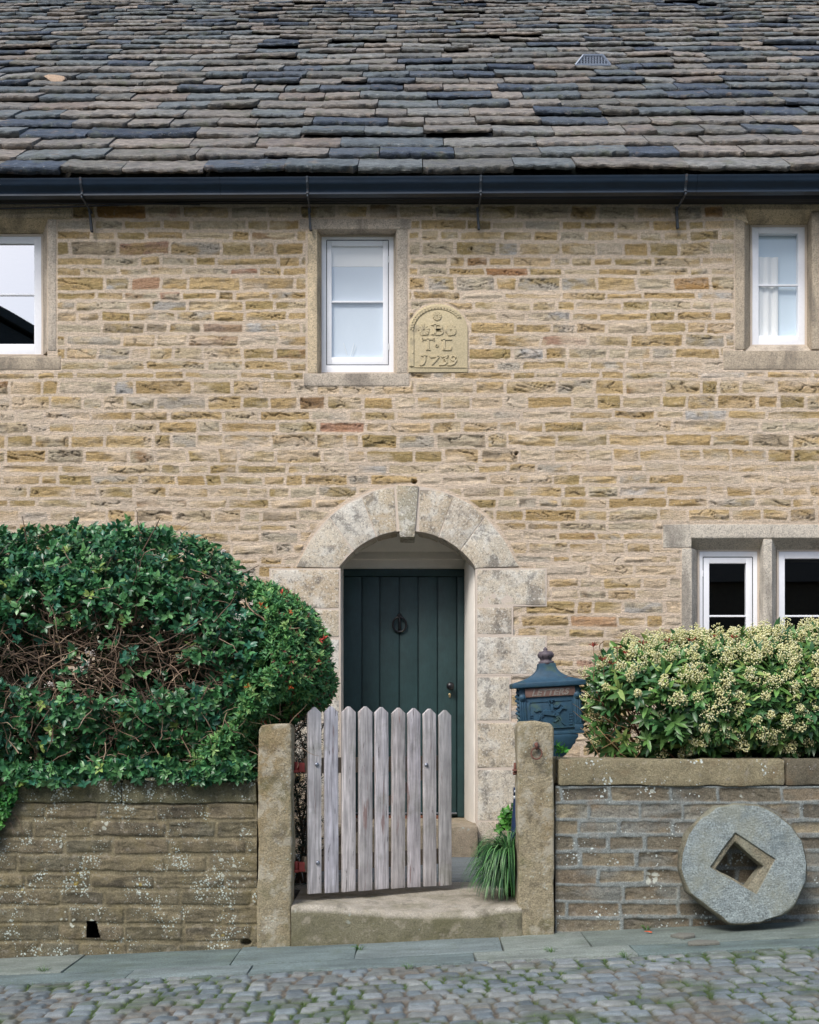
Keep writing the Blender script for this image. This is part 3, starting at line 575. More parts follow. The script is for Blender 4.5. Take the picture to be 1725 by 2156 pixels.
# --- windows
def rect_frame(mb, x0, x1, z0, z1, t, y0, y1, tb=None):
    tb = tb or t
    mb.box((x0, y0, z0), (x0 + t, y1, z1)); mb.box((x1 - t, y0, z0), (x1, y1, z1))
    mb.box((x0 + t, y0, z1 - t), (x1 - t, y1, z1)); mb.box((x0 + t, y0, z0), (x1 - t, y1, z0 + tb))
FYW = 9.62
def light(fr_v, gl_v, bars, sash=None, gmat='glass', lbl=None, first=None, Yf=FYW):
    """fr_v outer frame (x0,x1,ytop,ybot) in view px, gl_v the glass, bars the y of glazing bars"""
    fx0, fx1 = X(fr_v[0], Yf), X(fr_v[1], Yf); fz1, fz0 = Z(fr_v[2], Yf), Z(fr_v[3], Yf)
    gx0, gx1 = X(gl_v[0], Yf), X(gl_v[1], Yf); gz1, gz0 = Z(gl_v[2], Yf), Z(gl_v[3], Yf)
    mb = MB()
    def ring(o_, i_, y0, y1):
        (ox0, ox1, oz0, oz1), (ix0, ix1, iz0, iz1) = o_, i_
        mb.box((ox0, y0, oz0), (ix0, y1, oz1)); mb.box((ix1, y0, oz0), (ox1, y1, oz1)); mb.box((ix0, y0, iz1), (ix1, y1, oz1)); mb.box((ix0, y0, oz0), (ix1, y1, iz0))
    if sash:
        sx0, sx1, sz1, sz0 = X(sash[0], Yf), X(sash[1], Yf), Z(sash[2], Yf), Z(sash[3], Yf)
        ring((fx0, fx1, fz0, fz1), (sx0 - .002, sx1 + .002, sz0 - .002, sz1 + .002), Yf, Yf + .07)
        ring((sx0 + .001, sx1 - .001, sz0 + .001, sz1 - .001), (gx0, gx1, gz0, gz1), Yf + .002, Yf + .05)
    else: ring((fx0, fx1, fz0, fz1), (gx0, gx1, gz0, gz1), Yf, Yf + .06)
    for b_ in bars: zb = Z(b_, Yf); mb.box((gx0, Yf + .006, zb - .0075), (gx1, Yf + .03, zb + .0075))
    wo = mb.build('window', M['white'], house, bevel=.0025, seg=2)
    if lbl: wo['label'] = lbl
    if sash:
        gpm = MB(); gpm.box((sx0 - .004, Yf + .012, sz0 - .004), (sx1 + .004, Yf + .045, sz1 + .004)); 
        # dark seal ring seen as a fine line round the sash
        gpm = MB(); rr_ = [(sx0 - .0035, sx0 + .0025, sz0, sz1), (sx1 - .0025, sx1 + .0035, sz0, sz1), (sx0 + .0025, sx1 - .0025, sz1 - .0025, sz1 + .0035), (sx0 + .0025, sx1 - .0025, sz0 - .0035, sz0 + .0025)]
        for q0, q1, q2, q3 in rr_: gpm.box((q0, Yf - .0008, q2), (q1, Yf + .01, q3))
        gpm.build('seal', M['rubber'], wo)
        hg = MB(); hx = sx1 + .004 if sash[4] == 'r' else sx0 - .004
        for fz in (.12, .82): zz = sz0 + (sz1 - sz0) * fz; hg.tube([(hx, Yf - .004, zz), (hx, Yf - .004, zz + .05)], .0035, 8)
        hg.build('hinge', M['white'], wo)
    zb_ = sorted([Z(b_, Yf) for b_ in bars], reverse=True); edges = [gz1] + zb_ + [gz0]
    for i in range(len(edges) - 1):
        pm = MB(); t_, b2 = edges[i] - (.0075 if i else 0), edges[i + 1] + (.0075 if i < len(edges) - 2 else 0)
        pm.add([(gx0, Yf + .018, b2), (gx1, Yf + .018, b2), (gx1, Yf + .018, t_), (gx0, Yf + .018, t_)], [(0, 1, 2, 3)])
        pm.build('pane', M[gmat], wo)
    # pointing bead round the frame
    pb = MB(); e = .016; rx = [(fx0 - e, fx0, fz0 - e, fz1 + e), (fx1, fx1 + e, fz0 - e, fz1 + e), (fx0, fx1, fz1, fz1 + e), (fx0, fx1, fz0 - e, fz0)]
    for q0, q1, q2, q3 in rx: pb.box((q0, Yf - .006, q2), (q1, Yf + .06, q3))
    pb.build('pointing', M['putty'], wo, rough=.002, cell=.05)
    # back reveal
    rb = MB(); e2 = .016
    rb.box((fx0 - .12, Yf + .06, fz0 - .12), (fx0 - .0, 9.95, fz1 + .12)); rb.box((fx1, Yf + .06, fz0 - .12), (fx1 + .02, 9.95, fz1 + .12))
    rb.box((fx0, Yf + .071, fz1), (fx1, 9.95, fz1 + .1)); rb.box((fx0, Yf + .071, fz0 - .1), (fx1, 9.95, fz0))
    return wo, (gx0, gx1, gz0, gz1)
sc1 = lin((204, 186, 156)); sc2 = lin((190, 178, 162)); sc3 = lin((198, 184, 168)); sc4 = lin((200, 192, 178)); sc5 = lin((180, 166, 146))
SY = 9.4955
def lintel(x0, x1, xo0, xo1, yt, yb, ysoff, wo, col=sc1, ends=None, name='lintel'):
    """front face from view rows yt..yb; soffit slopes down and back to the frame head at ysoff"""
    zt, zb, zs_ = Z(yt, SY), Z(yb, SY), Z(ysoff, FYW)
    mb = MB(); mb.prism([(x0, SY, zt), (x0, SY, zb), (x0, FYW - .004, zs_), (x0, FYW + .08, zs_), (x0, FYW + .08, zt)], (x1 - x0, 0, 0), col)
    return mb.build(name, M['mullion'], wo, bevel=.006, rough=.003, cell=.045)
def jamb(xf0, xf1, xb, z0, z1, wo, col=sc2, yb=FYW - .004, side='l', name='jamb'):
    """side l: left jamb, chamfer from (xf1,front) to (xb,back)"""
    if side == 'l': loop = [(xf0, SY, z0), (xf1, SY, z0), (xb, yb, z0), (xb, yb + .09, z0), (xf0, yb + .09, z0)]
    elif side == 'r': loop = [(xf1, SY, z0), (xf1, yb + .09, z0), (xb, yb + .09, z0), (xb, yb, z0), (xf0, SY, z0)]
    else: loop = [(xf0, SY, z0), (xf1, SY, z0), (xb[1], yb, z0), (xb[1], yb + .09, z0), (xb[0], yb + .09, z0), (xb[0], yb, z0)]
    mb = MB(); mb.prism(loop, (0, 0, z1 - z0), col); return mb.build(name, M['mullion'], wo, bevel=.006, rough=.003, cell=.045)
def bx(px0, px1, py0, py1, Yf, dep, wo, name, col, mt='mullion', bev=.003, rg=.002):
    mb = MB(); mb.box((X(px0, Yf), Yf, Z(py1, Yf)), (X(px1, Yf), Yf + dep, Z(py0, Yf)), col); return mb.build(name, M[mt], wo, bevel=bev, rough=rg, cell=.045)
# middle upper window
wm, gm_ = light((677.5, 829, 498, 784), (698.5, 806.5, 517.6, 752), [634.4], (688, 818, 505.5, 768, 'r'), 'glass', 'tall white casement window above the front door')
bx(631, 865, 461, 481.5, SY, .22, wm, 'lintel', sc3); bx(640, 862, 786, 812, SY, .2, wm, 'sill', sc2)
jamb(X(648, SY), X(668, SY), X(676, FYW), Z(785, SY), Z(482.5, SY), wm, sc1); jamb(X(836, SY), X(858, SY), X(830.5, FYW), Z(785, SY), Z(482.5, SY), wm, sc2, side='r')
mb = MB(); mb.box((X(668, FYW), FYW + .02, Z(497, FYW)), (X(836, FYW), FYW + .1, Z(478, FYW))); mb.build('head_board', M['deck'], wm)
# left upper window
wl, gl_ = light((-52, 87.5, 497.5, 746), (-36, 72, 513, 724), [619.5], None, 'glass_m', 'white upper window at the left edge reflecting sky and a dark roof')
lintel(X(-90, SY), X(151, SY), 0, 0, 438, 460, 492, wl, sc1)
jamb(X(101.5, SY), X(118, SY), X(91, FYW), Z(738, SY), Z(461, SY), wl, sc2, side='r'); jamb(X(-84, SY), X(-68, SY), X(-56, FYW), Z(738, SY), Z(461, SY), wl, sc2)
bx(-90, 127, 752, 777, SY, .2, wl, 'sill', sc5)
mb = MB(); mb.prism([(X(-84, SY), SY + .01, Z(752, SY)), (X(-84, SY), FYW, Z(747, FYW)), (X(-84, SY), FYW, Z(760, FYW)), (X(-84, SY), SY + .01, Z(760, SY))], (X(118, SY) - X(-84, SY), 0, 0), sc5); mb.build('sill_slope', M['mullion'], wl, rough=.002, cell=.05)
# right upper window, two lights
wr_, gr_ = light((1584, 1695, 478, 726), (1598, 1681, 491, 706.5), [599.5], None, 'glass', 'white upper right window light with a curtain at its left')
wr2, gr2 = light((1746, 1857, 478, 726), (1760, 1843, 491, 706.5), [599.5], None, 'glass')
lintel(X(1568, SY), X(1870, SY), 0, 0, 424, 441, 474, wr_, sc1)
mb = MB(); mb.prism([(X(a_, SY), SY - .001, Z(b_, SY)) for a_, b_ in [(1524, 424), (1567.5, 424), (1567.5, 441), (1577, 470), (1548, 460), (1524, 458)]], (0, .2, 0), sc1); mb.build('lintel_end', M['mullion'], wr_, bevel=.005, rough=.003, cell=.045)
jamb(X(1549, SY), X(1568, SY), X(1580, FYW), Z(735, SY), Z(461, SY), wr_, sc5)
jamb(X(1710, SY), X(1731, SY), (X(1699, FYW), X(1742, FYW)), Z(735, SY), Z(445, SY), wr_, sc5, side='m', name='mullion'); jamb(X(1873, SY), X(1893, SY), X(1861, FYW), Z(735, SY), Z(441, SY), wr_, sc5, side='r')
bx(1524, 1900, 738, 777, SY, .2, wr_, 'sill', sc5)
mb = MB(); mb.prism([(X(1549, SY), SY + .01, Z(739, SY)), (X(1549, SY), FYW, Z(727, FYW)), (X(1549, SY), FYW, Z(745, FYW)), (X(1549, SY), SY + .01, Z(745, SY))], (X(1890, SY) - X(1549, SY), 0, 0), sc2); mb.build('sill_slope', M['mullion'], wr_, rough=.002, cell=.05)
# lower right window, two lights
w3, g3 = light((1473, 1595, 1161, 1412), (1494, 1571.5, 1186, 1388), [1297], (1481, 1585, 1173, 1402, 'l'), 'glass_d', 'white lower right casement, its dark panes cut off by the flowering shrub')
w4, g4 = light((1640, 1762, 1161, 1412), (1653, 1749, 1176, 1388), [1297], None, 'glass_d')
lintel(X(1457, SY), X(1800, SY), 0, 0, 1104, 1133, 1158, w3, sc4)
bx(1397, 1456.5, 1104, 1153, SY, .2, w3, 'lintel_end', sc4); bx(1456.7, 1800, 1104, 1132, SY - .002, .05, w3, 'lintel_face', sc4)
jamb(X(1436, SY), X(1457, SY), X(1468, FYW), Z(1430, SY), Z(1154, SY), w3, sc4)
jamb(X(1608, SY), X(1626, SY), (X(1599, FYW), X(1635, FYW)), Z(1430, SY), Z(1135, SY), w3, sc4, side='m', name='mullion'); jamb(X(1776, SY), X(1800, SY), X(1766, FYW), Z(1430, SY), Z(1135, SY), w3, sc4, side='r')
bx(1420, 1810, 1431, 1458, SY, .2, w3, 'sill', sc4)
# things behind the glass
def sheet(name, x0, x1, z0, z1, y, m, label, cat, th=.006, folds=0):
    mb = MB(); n = max(2, int((x1 - x0) / .006)) if folds else 2
    loop = []
    for i in range(n + 1):
        x_ = x0 + (x1 - x0) * i / n; loop.append((x_, y + (folds * math.sin(x_ * 95) + folds * .5 * math.sin(x_ * 41 + 1) if folds else 0), z0))
    loop += [(p[0], p[1] + th, z0) for p in loop[::-1]]
    mb.prism(loop, (0, 0, z1 - z0)); tag(mb.build(name, M[m], None), label, cat)
sheet('window_blind', gm_[0] - .03, gm_[1] + .03, gm_[2] - .03, Z(562, 9.66), 9.656, 'blind', 'pale blue grey lower blind panel filling the window above the door', 'blind')
sheet('window_blind', gm_[0] - .03, gm_[1] + .03, Z(562, 9.66), gm_[3] + .03, 9.653, 'curtain', 'white rolled top blind in the window above the door', 'blind', th=.008)
sheet('window_blind', gr_[0] - .04, gr_[1] + .04, gr_[2] - .05, gr_[3] + .05, 9.680, 'blind_b', 'pale blue grey blind behind the curtain of the upper right window', 'blind')
sheet('curtain', gr_[0] - .02, X(1636, 9.7), gr_[2] - .05, Z(545, 9.7), 9.662, 'curtain', 'white gathered curtain hanging inside the upper right window', 'curtain', folds=.006)
rd = MB()
for a, b in [((X(724, 9.67), 9.643, Z(724, 9.67)), (X(732, 9.67), 9.643, Z(752, 9.67))), ((X(746, 9.67), 9.643, Z(724, 9.67)), (X(738, 9.67), 9.643, Z(752, 9.67))), ((X(750, 9.67), 9.645, Z(728, 9.67)), (X(742, 9.67), 9.645, Z(752, 9.67)))]: rd.tube([a, b], .0016, 6)
tag(rd.build('diffuser_reed', M['curtain'], None), 'thin pale reeds standing inside the foot of the window above the door', 'reeds')

# --- datestone
ds = MB(); K5 = lambda px, py: (X(828 + px * .112, 9.47), Z(621 + py * .112, 9.47)); dcol = lin((192, 178, 146))
out = [K5(285, 1440), K5(1405, 1440), K5(1405, 650)] + [K5(845 + 560 * math.cos(t), 650 - 500 * math.sin(t)) for t in np.linspace(0, math.pi, 22)[1:-1]] + [K5(285, 650)]
ds.prism([(p[0], 9.489, p[1]) for p in out], (0, .06, 0), dcol)
dso = ds.build('datestone', M['date'], house, bevel=.004, rough=.0015, cell=.05); dso['label'] = 'carved arched datestone reading B, T L and 1739 between window and arch'
bd_ = MB(); YD = 9.4885
brd = [(350, 1330), (350, 650)] + [(845 - 495 * math.cos(t), 650 - 435 * math.sin(t)) for t in np.linspace(.05, math.pi * .80, 16)]
bd_.ribbon([K5(*p) for p in brd], .042, YD, .007, dcol)
for i in range(46):
    t = i / 45 * (len(brd) - 1); j = min(int(t), len(brd) - 2); f_ = t - j; px = brd[j][0] * (1 - f_) + brd[j + 1][0] * f_; py = brd[j][1] * (1 - f_) + brd[j + 1][1] * f_
    k5 = K5(px + (18 if i % 2 else -18), py + (8 if i % 2 else -8)); bd_.lathe([(.007, 0), (.006, .004), (.003, .006)], (k5[0], YD - .006, k5[1]), 8, dcol, 'y')
bd_.ribbon([K5(400, 1345), K5(900, 1350), K5(1390, 1352)], .006, YD, .005, dcol)
bd_.build('carved_border', M['date'], dso, rough=.0008, cell=.03)
lt = MB(); W5 = .021; D5 = .0072
def st5(pts, w_=W5): lt.ribbon([K5(*p) for p in pts], w_, YD, D5, dcol)
def arc5(cx_, cy_, rx, ry, a0, a1, n=10): return [(cx_ + rx * math.cos(R(t)), cy_ - ry * math.sin(R(t))) for t in np.linspace(a0, a1, n)]
st5([(790, 540), (790, 722)], .024); st5([(715, 548), (800, 542)], .012); st5([(712, 722), (800, 722)], .012)
st5([(800, 540)] + arc5(850, 590, 62, 50, 80, -80) + [(800, 640)], .019); st5([(800, 640)] + arc5(855, 682, 74, 44, 80, -80) + [(800, 724)], .019)
st5([(545, 812), (775, 812)], .02); st5([(655, 812), (655, 1015)], .024); st5([(620, 1015), (700, 1015)], .011); st5([(552, 800), (552, 850)], .01); st5([(768, 800), (768, 850)], .01)
st5([(900, 820), (1105, 820)], .017); st5([(960, 820), (960, 1015)], .023); st5([(930, 1015), (1095, 1015)], .015); st5([(1090, 1020), (1098, 960)], .01)
st5([(525, 1118), (590, 1132), (635, 1122)], .014); st5([(592, 1128), (596, 1200), (575, 1270), (540, 1300), (495, 1305)], [.02, .023, .02, .014, .009])
st5([(690, 1128), (700, 1155), (865, 1138)], .016); st5([(858, 1140), (800, 1215), (725, 1298)], [.02, .019, .012])
st5([(905, 1128), (915, 1152), (1045, 1130)], .013); st5([(1040, 1130), (955, 1205)], .014); st5([(950, 1205), (1000, 1215), (1010, 1250), (960, 1295), (862, 1305)], [.015, .018, .019, .016, .008])
st5(arc5(1132, 1172, 48, 45, -30, 330, 14), .016); st5([(1180, 1165), (1188, 1215), (1140, 1280), (1080, 1305), (1015, 1305)], [.016, .02, .018, .014, .008])
def rosette(cx_, cy_, r_, n, sq):
    for i in range(n):
        a = 2 * math.pi * i / n + .2; rr_ = r_ * (1.12 if sq and i % 2 else 1)
        st5([(cx_ + r_ * .18 * math.cos(a), cy_ + r_ * .18 * math.sin(a)), (cx_ + rr_ * math.cos(a), cy_ + rr_ * math.sin(a))], [.006, .5 * r_ * .000423 * 1.5])
rosette(580, 645, 95, 10, True); rosette(1088, 650, 95, 11, True); rosette(828, 382, 82, 9, False)
for k in range(7): a = k * .9; st5([(822, 935), (822 + 34 * math.cos(a), 935 + 36 * math.sin(a))], .010)
lt.build('carved_lettering', M['date'], dso)

# --- door surround
K4 = lambda px, py, Yf=9.478: ((750 + px / 1.725) * .69, (1400 + py / 1.725) * .69)
def zpoly(pts, y0, dep, col, name='voussoir', m='ashlar', bev=.007, rg=.0035):
    mb = MB(); q = []
    for p in pts:
        vx, vy = K4(*p); q.append((X(vx, y0), y0, Z(vy, y0)))
    mb.prism(q, (0, dep, 0), col); return mb, name, m, bev, rg
sur = MB(); sur.box((-.62, 9.66, 2.44), (-.615, 9.67, 2.45))
AC = (851, 577 + (429 - 197))   # arc centre in zoomed px
def inn(a): return (851 + 431 * math.sin(a), AC[1] - 431 * math.cos(a))
def ang(px, py): return math.atan2(px - 851, AC[1] - py)
IJ = [(491, 577), (562, 482), (688, 408), (797, 380)], [(908, 380), (1018, 407), (1138, 474), (1212, 575)]
OJ = [(262, 570), (440, 305), (612, 200), (783, 146)], [(914, 158), (1095, 193), (1262, 302), (1442, 566)]
acol = [lin(c) for c in [(204, 194, 176), (198, 184, 162), (208, 202, 190), (190, 180, 164), (196, 184, 162), (202, 194, 178)]]
surround = None
def arcpts(p, q, n=6):
    a0, a1 = ang(*p), ang(*q); return [inn(a0 + (a1 - a0) * t / n) for t in range(n + 1)]
def shrink(pts, g=5):
    cx_ = sum(p[0] for p in pts) / len(pts); cy_ = sum(p[1] for p in pts) / len(pts); o_ = []
    for p in pts:
        dx, dy = p[0] - cx_, p[1] - cy_; L_ = math.hypot(dx, dy); o_.append((p[0] - dx / L_ * g, p[1] - dy / L_ * g))
    return o_
root_s = None
blocks = []
for sd_ in (0, 1):
    I, O = IJ[sd_], OJ[sd_]
    for k in range(3):
        ap = arcpts(I[k], I[k + 1]); op0, op1 = O[k], O[k + 1]
        mido = ((op0[0] + op1[0]) / 2, (op0[1] + op1[1]) / 2); n_ = (mido[0] - 851, mido[1] - 720); l_ = math.hypot(*n_); bul = 14
        mido = (mido[0] + n_[0] / l_ * bul, mido[1] + n_[1] / l_ * bul)
        poly = ap + [(op1[0], op1[1]), mido, (op0[0], op0[1])]
        # trim the radial joints
        m_ = len(ap); P0 = shrink(poly, 4)
        for i_ in range(m_): P0[i_] = (P0[i_][0] * .4 + ap[i_][0] * .6 if i_ in (0, m_ - 1) else ap[i_][0], ap[i_][1])
        P0[0] = (ap[0][0] + 4, ap[0][1] - 3); P0[m_ - 1] = (ap[-1][0] - 4, ap[-1][1] - (1 if sd_ == 0 else -1))
        blocks.append(('voussoir', P0, 9.489 - .001 * k, .30, acol[(k * 2 + sd_) % 6]))
blocks.append(('keystone', [(803, 300), (812, 432 - 20), (890, 412), (898, 300), (910, 142), (793, 140)], 9.477, .315, lin((172, 166, 148))))
for nm, x0, x1, y0, y1, ci in [('quoin', 1219, 1577, 584, 768, 0), ('quoin', 1219, 1400, 784, 922, 3), ('quoin', 1219, 1577, 938, 1132, 2), ('quoin', 1219, 1388, 1150, 1376, 5),
                               ('quoin', 133, 490, 585, 785, 1), ('quoin', 325, 490, 797, 936, 4), ('quoin', 160, 491, 952, 1138, 2), ('quoin', 330, 492, 1152, 1376, 0)]:
    blocks.append((nm, [(x0, y0), (x1, y0), (x1, y1), (x0, y1)], 9.4895, .15, acol[ci]))
for x0, x1, y0, y1, ci in [(1221, 1437, 185, 417, 4), (1221, 1420, 431, 697, 5), (1224, 1338, 705, 866, 3), (160, 492, 185, 417, 0), (320, 492, 431, 697, 5), (300, 492, 705, 866, 3)]:
    blocks.append(('quoin', [(x0, y0 + 1207.5), (x1, y0 + 1207.5), (x1, y1 + 1207.5), (x0, y1 + 1207.5)], 9.4895, .15, acol[ci]))
# backing of mortar: an arch-shaped band, and the surround is one part whose stones are sub-parts
bk = MB(); mcol = lin((203, 184, 166))
vlo = Z(1440, 9.49)
def kx(px): return X((750 + px / 1.725) * .69, 9.487)
def kz(py): return Z((1400 + py / 1.725) * .69, 9.487)
inner = [(kx(p[0]), kz(p[1])) for p in arcpts((491, 577), (1212, 575), 24)]
outer = [(kx(851 + 600 * math.sin(t)), kz(742 - 602 * math.cos(t))) for t in np.linspace(-1.28, 1.28, 25)]
for i in range(24):
    bk.prism([(inner[i][0], 9.4925, inner[i][1]), (inner[i + 1][0], 9.4925, inner[i + 1][1]), (outer[i + 1][0], 9.4925, outer[i + 1][1]), (outer[i][0], 9.4925, outer[i][1])], (0, .12, 0), mcol)
zt = kz(578)

for nm_, pts_, *_r in blocks:
    if nm_ == 'quoin':
        xa, xb = min(p[0] for p in pts_), max(p[0] for p in pts_); ya, yb_ = min(p[1] for p in pts_), max(p[1] for p in pts_)
        bk.box((kx(xa - 9), 9.4925, kz(yb_ + 8.5)), (kx(xb + 9), 9.57, kz(ya - 8.5)), mcol)
surround = bk.build('door_surround', M['putty'], house, rough=.001)
surround['label'] = 'pale dressed stone arch and quoins round the front door'
sd_i = 0
for nm, pts, y0, dep, col in blocks:
    mb, *_ = zpoly(pts, y0, dep, col); sd_i += 1
    mb.build(nm, M['ashlar'], surround, bevel=.005, rough=.0045, cell=.04, seed=sd_i)
ks = MB(); 
# reveals: plaster right, left, ceiling
DY = 10.05
rvl = MB()
xr0, xr1 = kx(1209), X(978, DY) + .0; xl0 = kx(494)
rvl.prism([(xr0 - .004, 9.622, .42), (xr0 + .3, 9.622, .42), (xr0 + .3, DY + .05, .42), (xr1, DY + .05, .42), (xr1, DY - .005, .42), (xr0 - .035, 9.75, .42)], (0, 0, 2.16))
rvl.prism([(xl0, 9.622, .42), (xl0, DY + .05, .42), (xl0 - .3, DY + .05, .42), (xl0 - .3, 9.622, .42)], (0, 0, 2.16))
z_d = Z(1198, DY)
rvl.prism([(xl0 - .3, DY - .004, z_d), (xl0 - .3, DY - .004, z_d + .075), (xl0 - .3, DY - .04, z_d + .078), (xl0 - .3, DY - .04, z_d + .14), (xl0 - .3, 9.785, z_d + .30), (xl0 - .3, 9.785, z_d + .5), (xl0 - .3, DY + .05, z_d + .5), (xl0 - .3, DY + .05, z_d)], (1.7, 0, 0))
rvl.build('doorway_reveal', M['plaster'], house, bevel=.004)
# --- door
zb = Z(1720, DY); dx0, dx1 = xl0 - .004, xr1
zt = z_d
dm = MB()
fr0 = .04
dm.box((dx0, DY + .0, zb), (dx1, DY + .03, zt))
bw = .085; edges = [X(K4(px, 0)[0], DY) for px in (505, 612, 706, 809, 908, 1010, 1112)]
dm = MB(); 
dm.box((dx0, DY + .022, zb), (dx1, DY + .06, zt))
for i in range(6):
    dm.box((edges[i] + .005, DY + .004, zb + .01), (edges[i + 1] - .005, DY + .023, zt - .065))
for i in range(7):
    pass
door = dm.build('door', M['door'], house, bevel=.004, seg=2)
fm = MB(); fm.box((dx0, DY - .012, zt - .062), (dx1, DY + .02, zt - .001)); fm.box((edges[6] + .004, DY - .012, zb), (dx1 - .002, DY + .02, zt - .063)); fm.build('door_frame', M['door'], door, bevel=.004)
wb = MB(); zc = Z((2100 + 660 / 1.725) * .69, DY - .05)
wb.box((X(700, DY), DY - .03, zc - .006), (X(962, DY), DY + .002, zc + .006)); wb.build('threshold_bar', M['steel'], door, bevel=.002)
wb = MB(); zc2 = Z((2100 + 680 / 1.725) * .69, DY - .05); wb.box((X(700, DY), DY - .045, zc2 - .02), (X(945, DY), DY - .01, zc2 + .014)); wb.build('weatherboard', mat('brown_wood_sill', lin((120, 78, 60)), var=[(40, .7, 1.2, (.2, 1, 1))]), door, bevel=.004)
kn = MB(); kc = P(*K4(810, 872), DY - .02)
kn.lathe([(.016, 0), (.02, .006), (.018, .018), (.008, .024)], (kc.x, DY, kc.z + .075), 16, None, 'y')
rp = []
for t in np.linspace(0, 2 * math.pi, 26): rp.append((kc.x + .056 * math.sin(t), DY - .022 - .006 * math.cos(t), kc.z + .062 * math.cos(t)))
kn.tube(rp, .0085, 8); kn.tube([(kc.x, DY - .012, kc.z + .09), (kc.x, DY - .02, kc.z + .03), (kc.x, DY - .016, kc.z - .045)], [.013, .009, .012], 8)
kn.lathe([(.017, 0), (.017, .008), (.01, .016)], (kc.x, DY, kc.z - .055), 14, None, 'y')
kn.build('knocker', M['black'], door, smooth=True)
hk = MB(); hc = P(*K4(1077, 1197), DY - .03)
hk.lathe([(.026, 0), (.026, .005), (.011, .008), (.010, .028), (.022, .036), (.031, .048), (.033, .060), (.027, .072), (.012, .079), (.002, .080)], (hc.x, DY - .001, hc.z), 24, None, 'y')
hk.build('door_knob', M['black'], door, smooth=True)
kh = MB(); hc = P(*K4(1074, 1245), DY - .01); kh.lathe([(.011, 0), (.011, .005), (.007, .007)], (hc.x, DY - .001, hc.z + .006), 14, None, 'y'); kh.box((hc.x - .007, DY - .006, hc.z - .018), (hc.x + .007, DY + .001, hc.z + .004)); kh.build('keyhole_cover', M['brass'], door, bevel=.0015)
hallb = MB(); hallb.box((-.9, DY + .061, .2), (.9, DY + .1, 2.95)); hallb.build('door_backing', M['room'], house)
# --- doorstep of the house
dsn = MB(); dsn.box((kx(480), 9.30, .1), (kx(1216), 10.2, .437), lin((150, 138, 120)))
dsn.build('doorstep', M['step'], house, bevel=.014, rough=.006, cell=.05)
ds2 = MB(); ds2.box((kx(1222), 9.36, .12), (kx(1400), 9.5, .30), lin((104, 98, 84))); ds2.build('plinth_stone', M['step'], house, bevel=.012, rough=.008, cell=.04)

# ------------------------------------------------------------------ garden walls and posts
GY = 7.0
gpal = lina([(112, 104, 84), (100, 94, 76), (120, 110, 90), (92, 86, 72), (128, 118, 94), (106, 102, 86)], 1.0)
def courses(zlist): return np.array(zlist)
lw = thing('garden_wall', 'low mossy stone wall speckled with white lichen left of the gate, under the dark green hedge', 'garden wall', (-2.6, GY, gz(-2.6)))
ztopL = Z(1691, GY); cl_ = [-.6]
lst = [ztopL]
while lst[-1] > -.5: lst.append(lst[-1] - random.choice([.098, .103, .108, .096, .112]))
hole = (X(195, GY), Z(1957, GY))
masonry('masonry', axis(-5.5, X(541, GY), -2.55, 5, .0052, .03), np.arange(-.4, ztopL + .004, .0052), GY, np.array(lst[::-1]), (.17, .52), .011, .004, .010, gpal, [5, 5, 4, 4, 3, 4], lina([(122, 114, 92)])[0], M['gwall'], lw,
        cut=lambda x, z: (np.abs(x - hole[0] + .3 * (z - hole[1]) * (x > hole[0])) < .035) & (np.abs(z - hole[1]) < .05), holes=[(X(518, GY), Z(1985, GY), .03, .02, .05)], seed=41, mproud=-.006, dark=.15, crack=.3, warp=.5)
cr_ = MB(); cr_.box((-5.5, GY + .2, -.5), (X(541, GY), GY + .34, ztopL)); cr_.box((hole[0] - .08, GY + .02, hole[1] - .09), (hole[0] - .05, GY + .2, hole[1] + .09)); cr_.build('wall_core', M['soil'], lw)
cp = MB(); ccol = lin((100, 98, 78)); ztc = Z(1643, GY)
for a, b in [(-5.5, -3.4), (-3.395, X(256, GY)), (X(258, GY), X(541, GY))]:
    cp.box((a, GY - .010, ztopL + .003), (b, GY + .36, ztc + random.uniform(-.006, .004)), ccol)
cp.build('coping', M['gwall'], lw, bevel=.016, rough=.012, cell=.035)
rwl = thing('garden_wall', 'low sooty brown stone wall with grey raised mortar right of the gate, behind the millstone', 'garden wall', (2.6, GY, gz(2.6)))
ztopR = Z(1655, GY); lst = [ztopR]
while lst[-1] > -.4: lst.append(lst[-1] - random.choice([.090, .093, .097, .099]))
masonry('masonry', axis(X(1170, GY), 5.5, -2.55, 2.6, .0052, .03), np.arange(-.1, ztopR + .004, .0052), GY, np.array(lst[::-1]), (.18, .5), .014, -.004, .006, lina([(122, 114, 98), (110, 104, 90), (132, 124, 104), (96, 92, 82), (126, 114, 96)], 1.05), [5, 5, 3, 4, 3], lina([(130, 136, 134)])[0], M['gwall_r'], rwl, seed=57, mproud=.004, dark=.2, sag=.004, crack=.3, warp=.35)
cr_ = MB(); cr_.box((X(1170, GY), GY + .1, -.3), (5.5, GY + .34, ztopR)); cr_.box((X(1170, GY), GY + .012, .04), (X(1170, GY) + .02, GY + .1, ztopR)); cr_.build('wall_core', M['soil'], rwl)
cp = MB()
for a, b, c in [(X(1176, GY), X(1652, GY), (136, 128, 104)), (X(1655, GY), 3.4, (104, 98, 84)), (3.41, 5.5, (104, 98, 84))]:
    cp.box((a, GY - .012, ztopR + .004), (b, GY + .36, Z(1598, GY) + random.uniform(-.004, .004)), lin(c))
cp.build('coping', M['gwall_r'], rwl, bevel=.016, rough=.011, cell=.035)
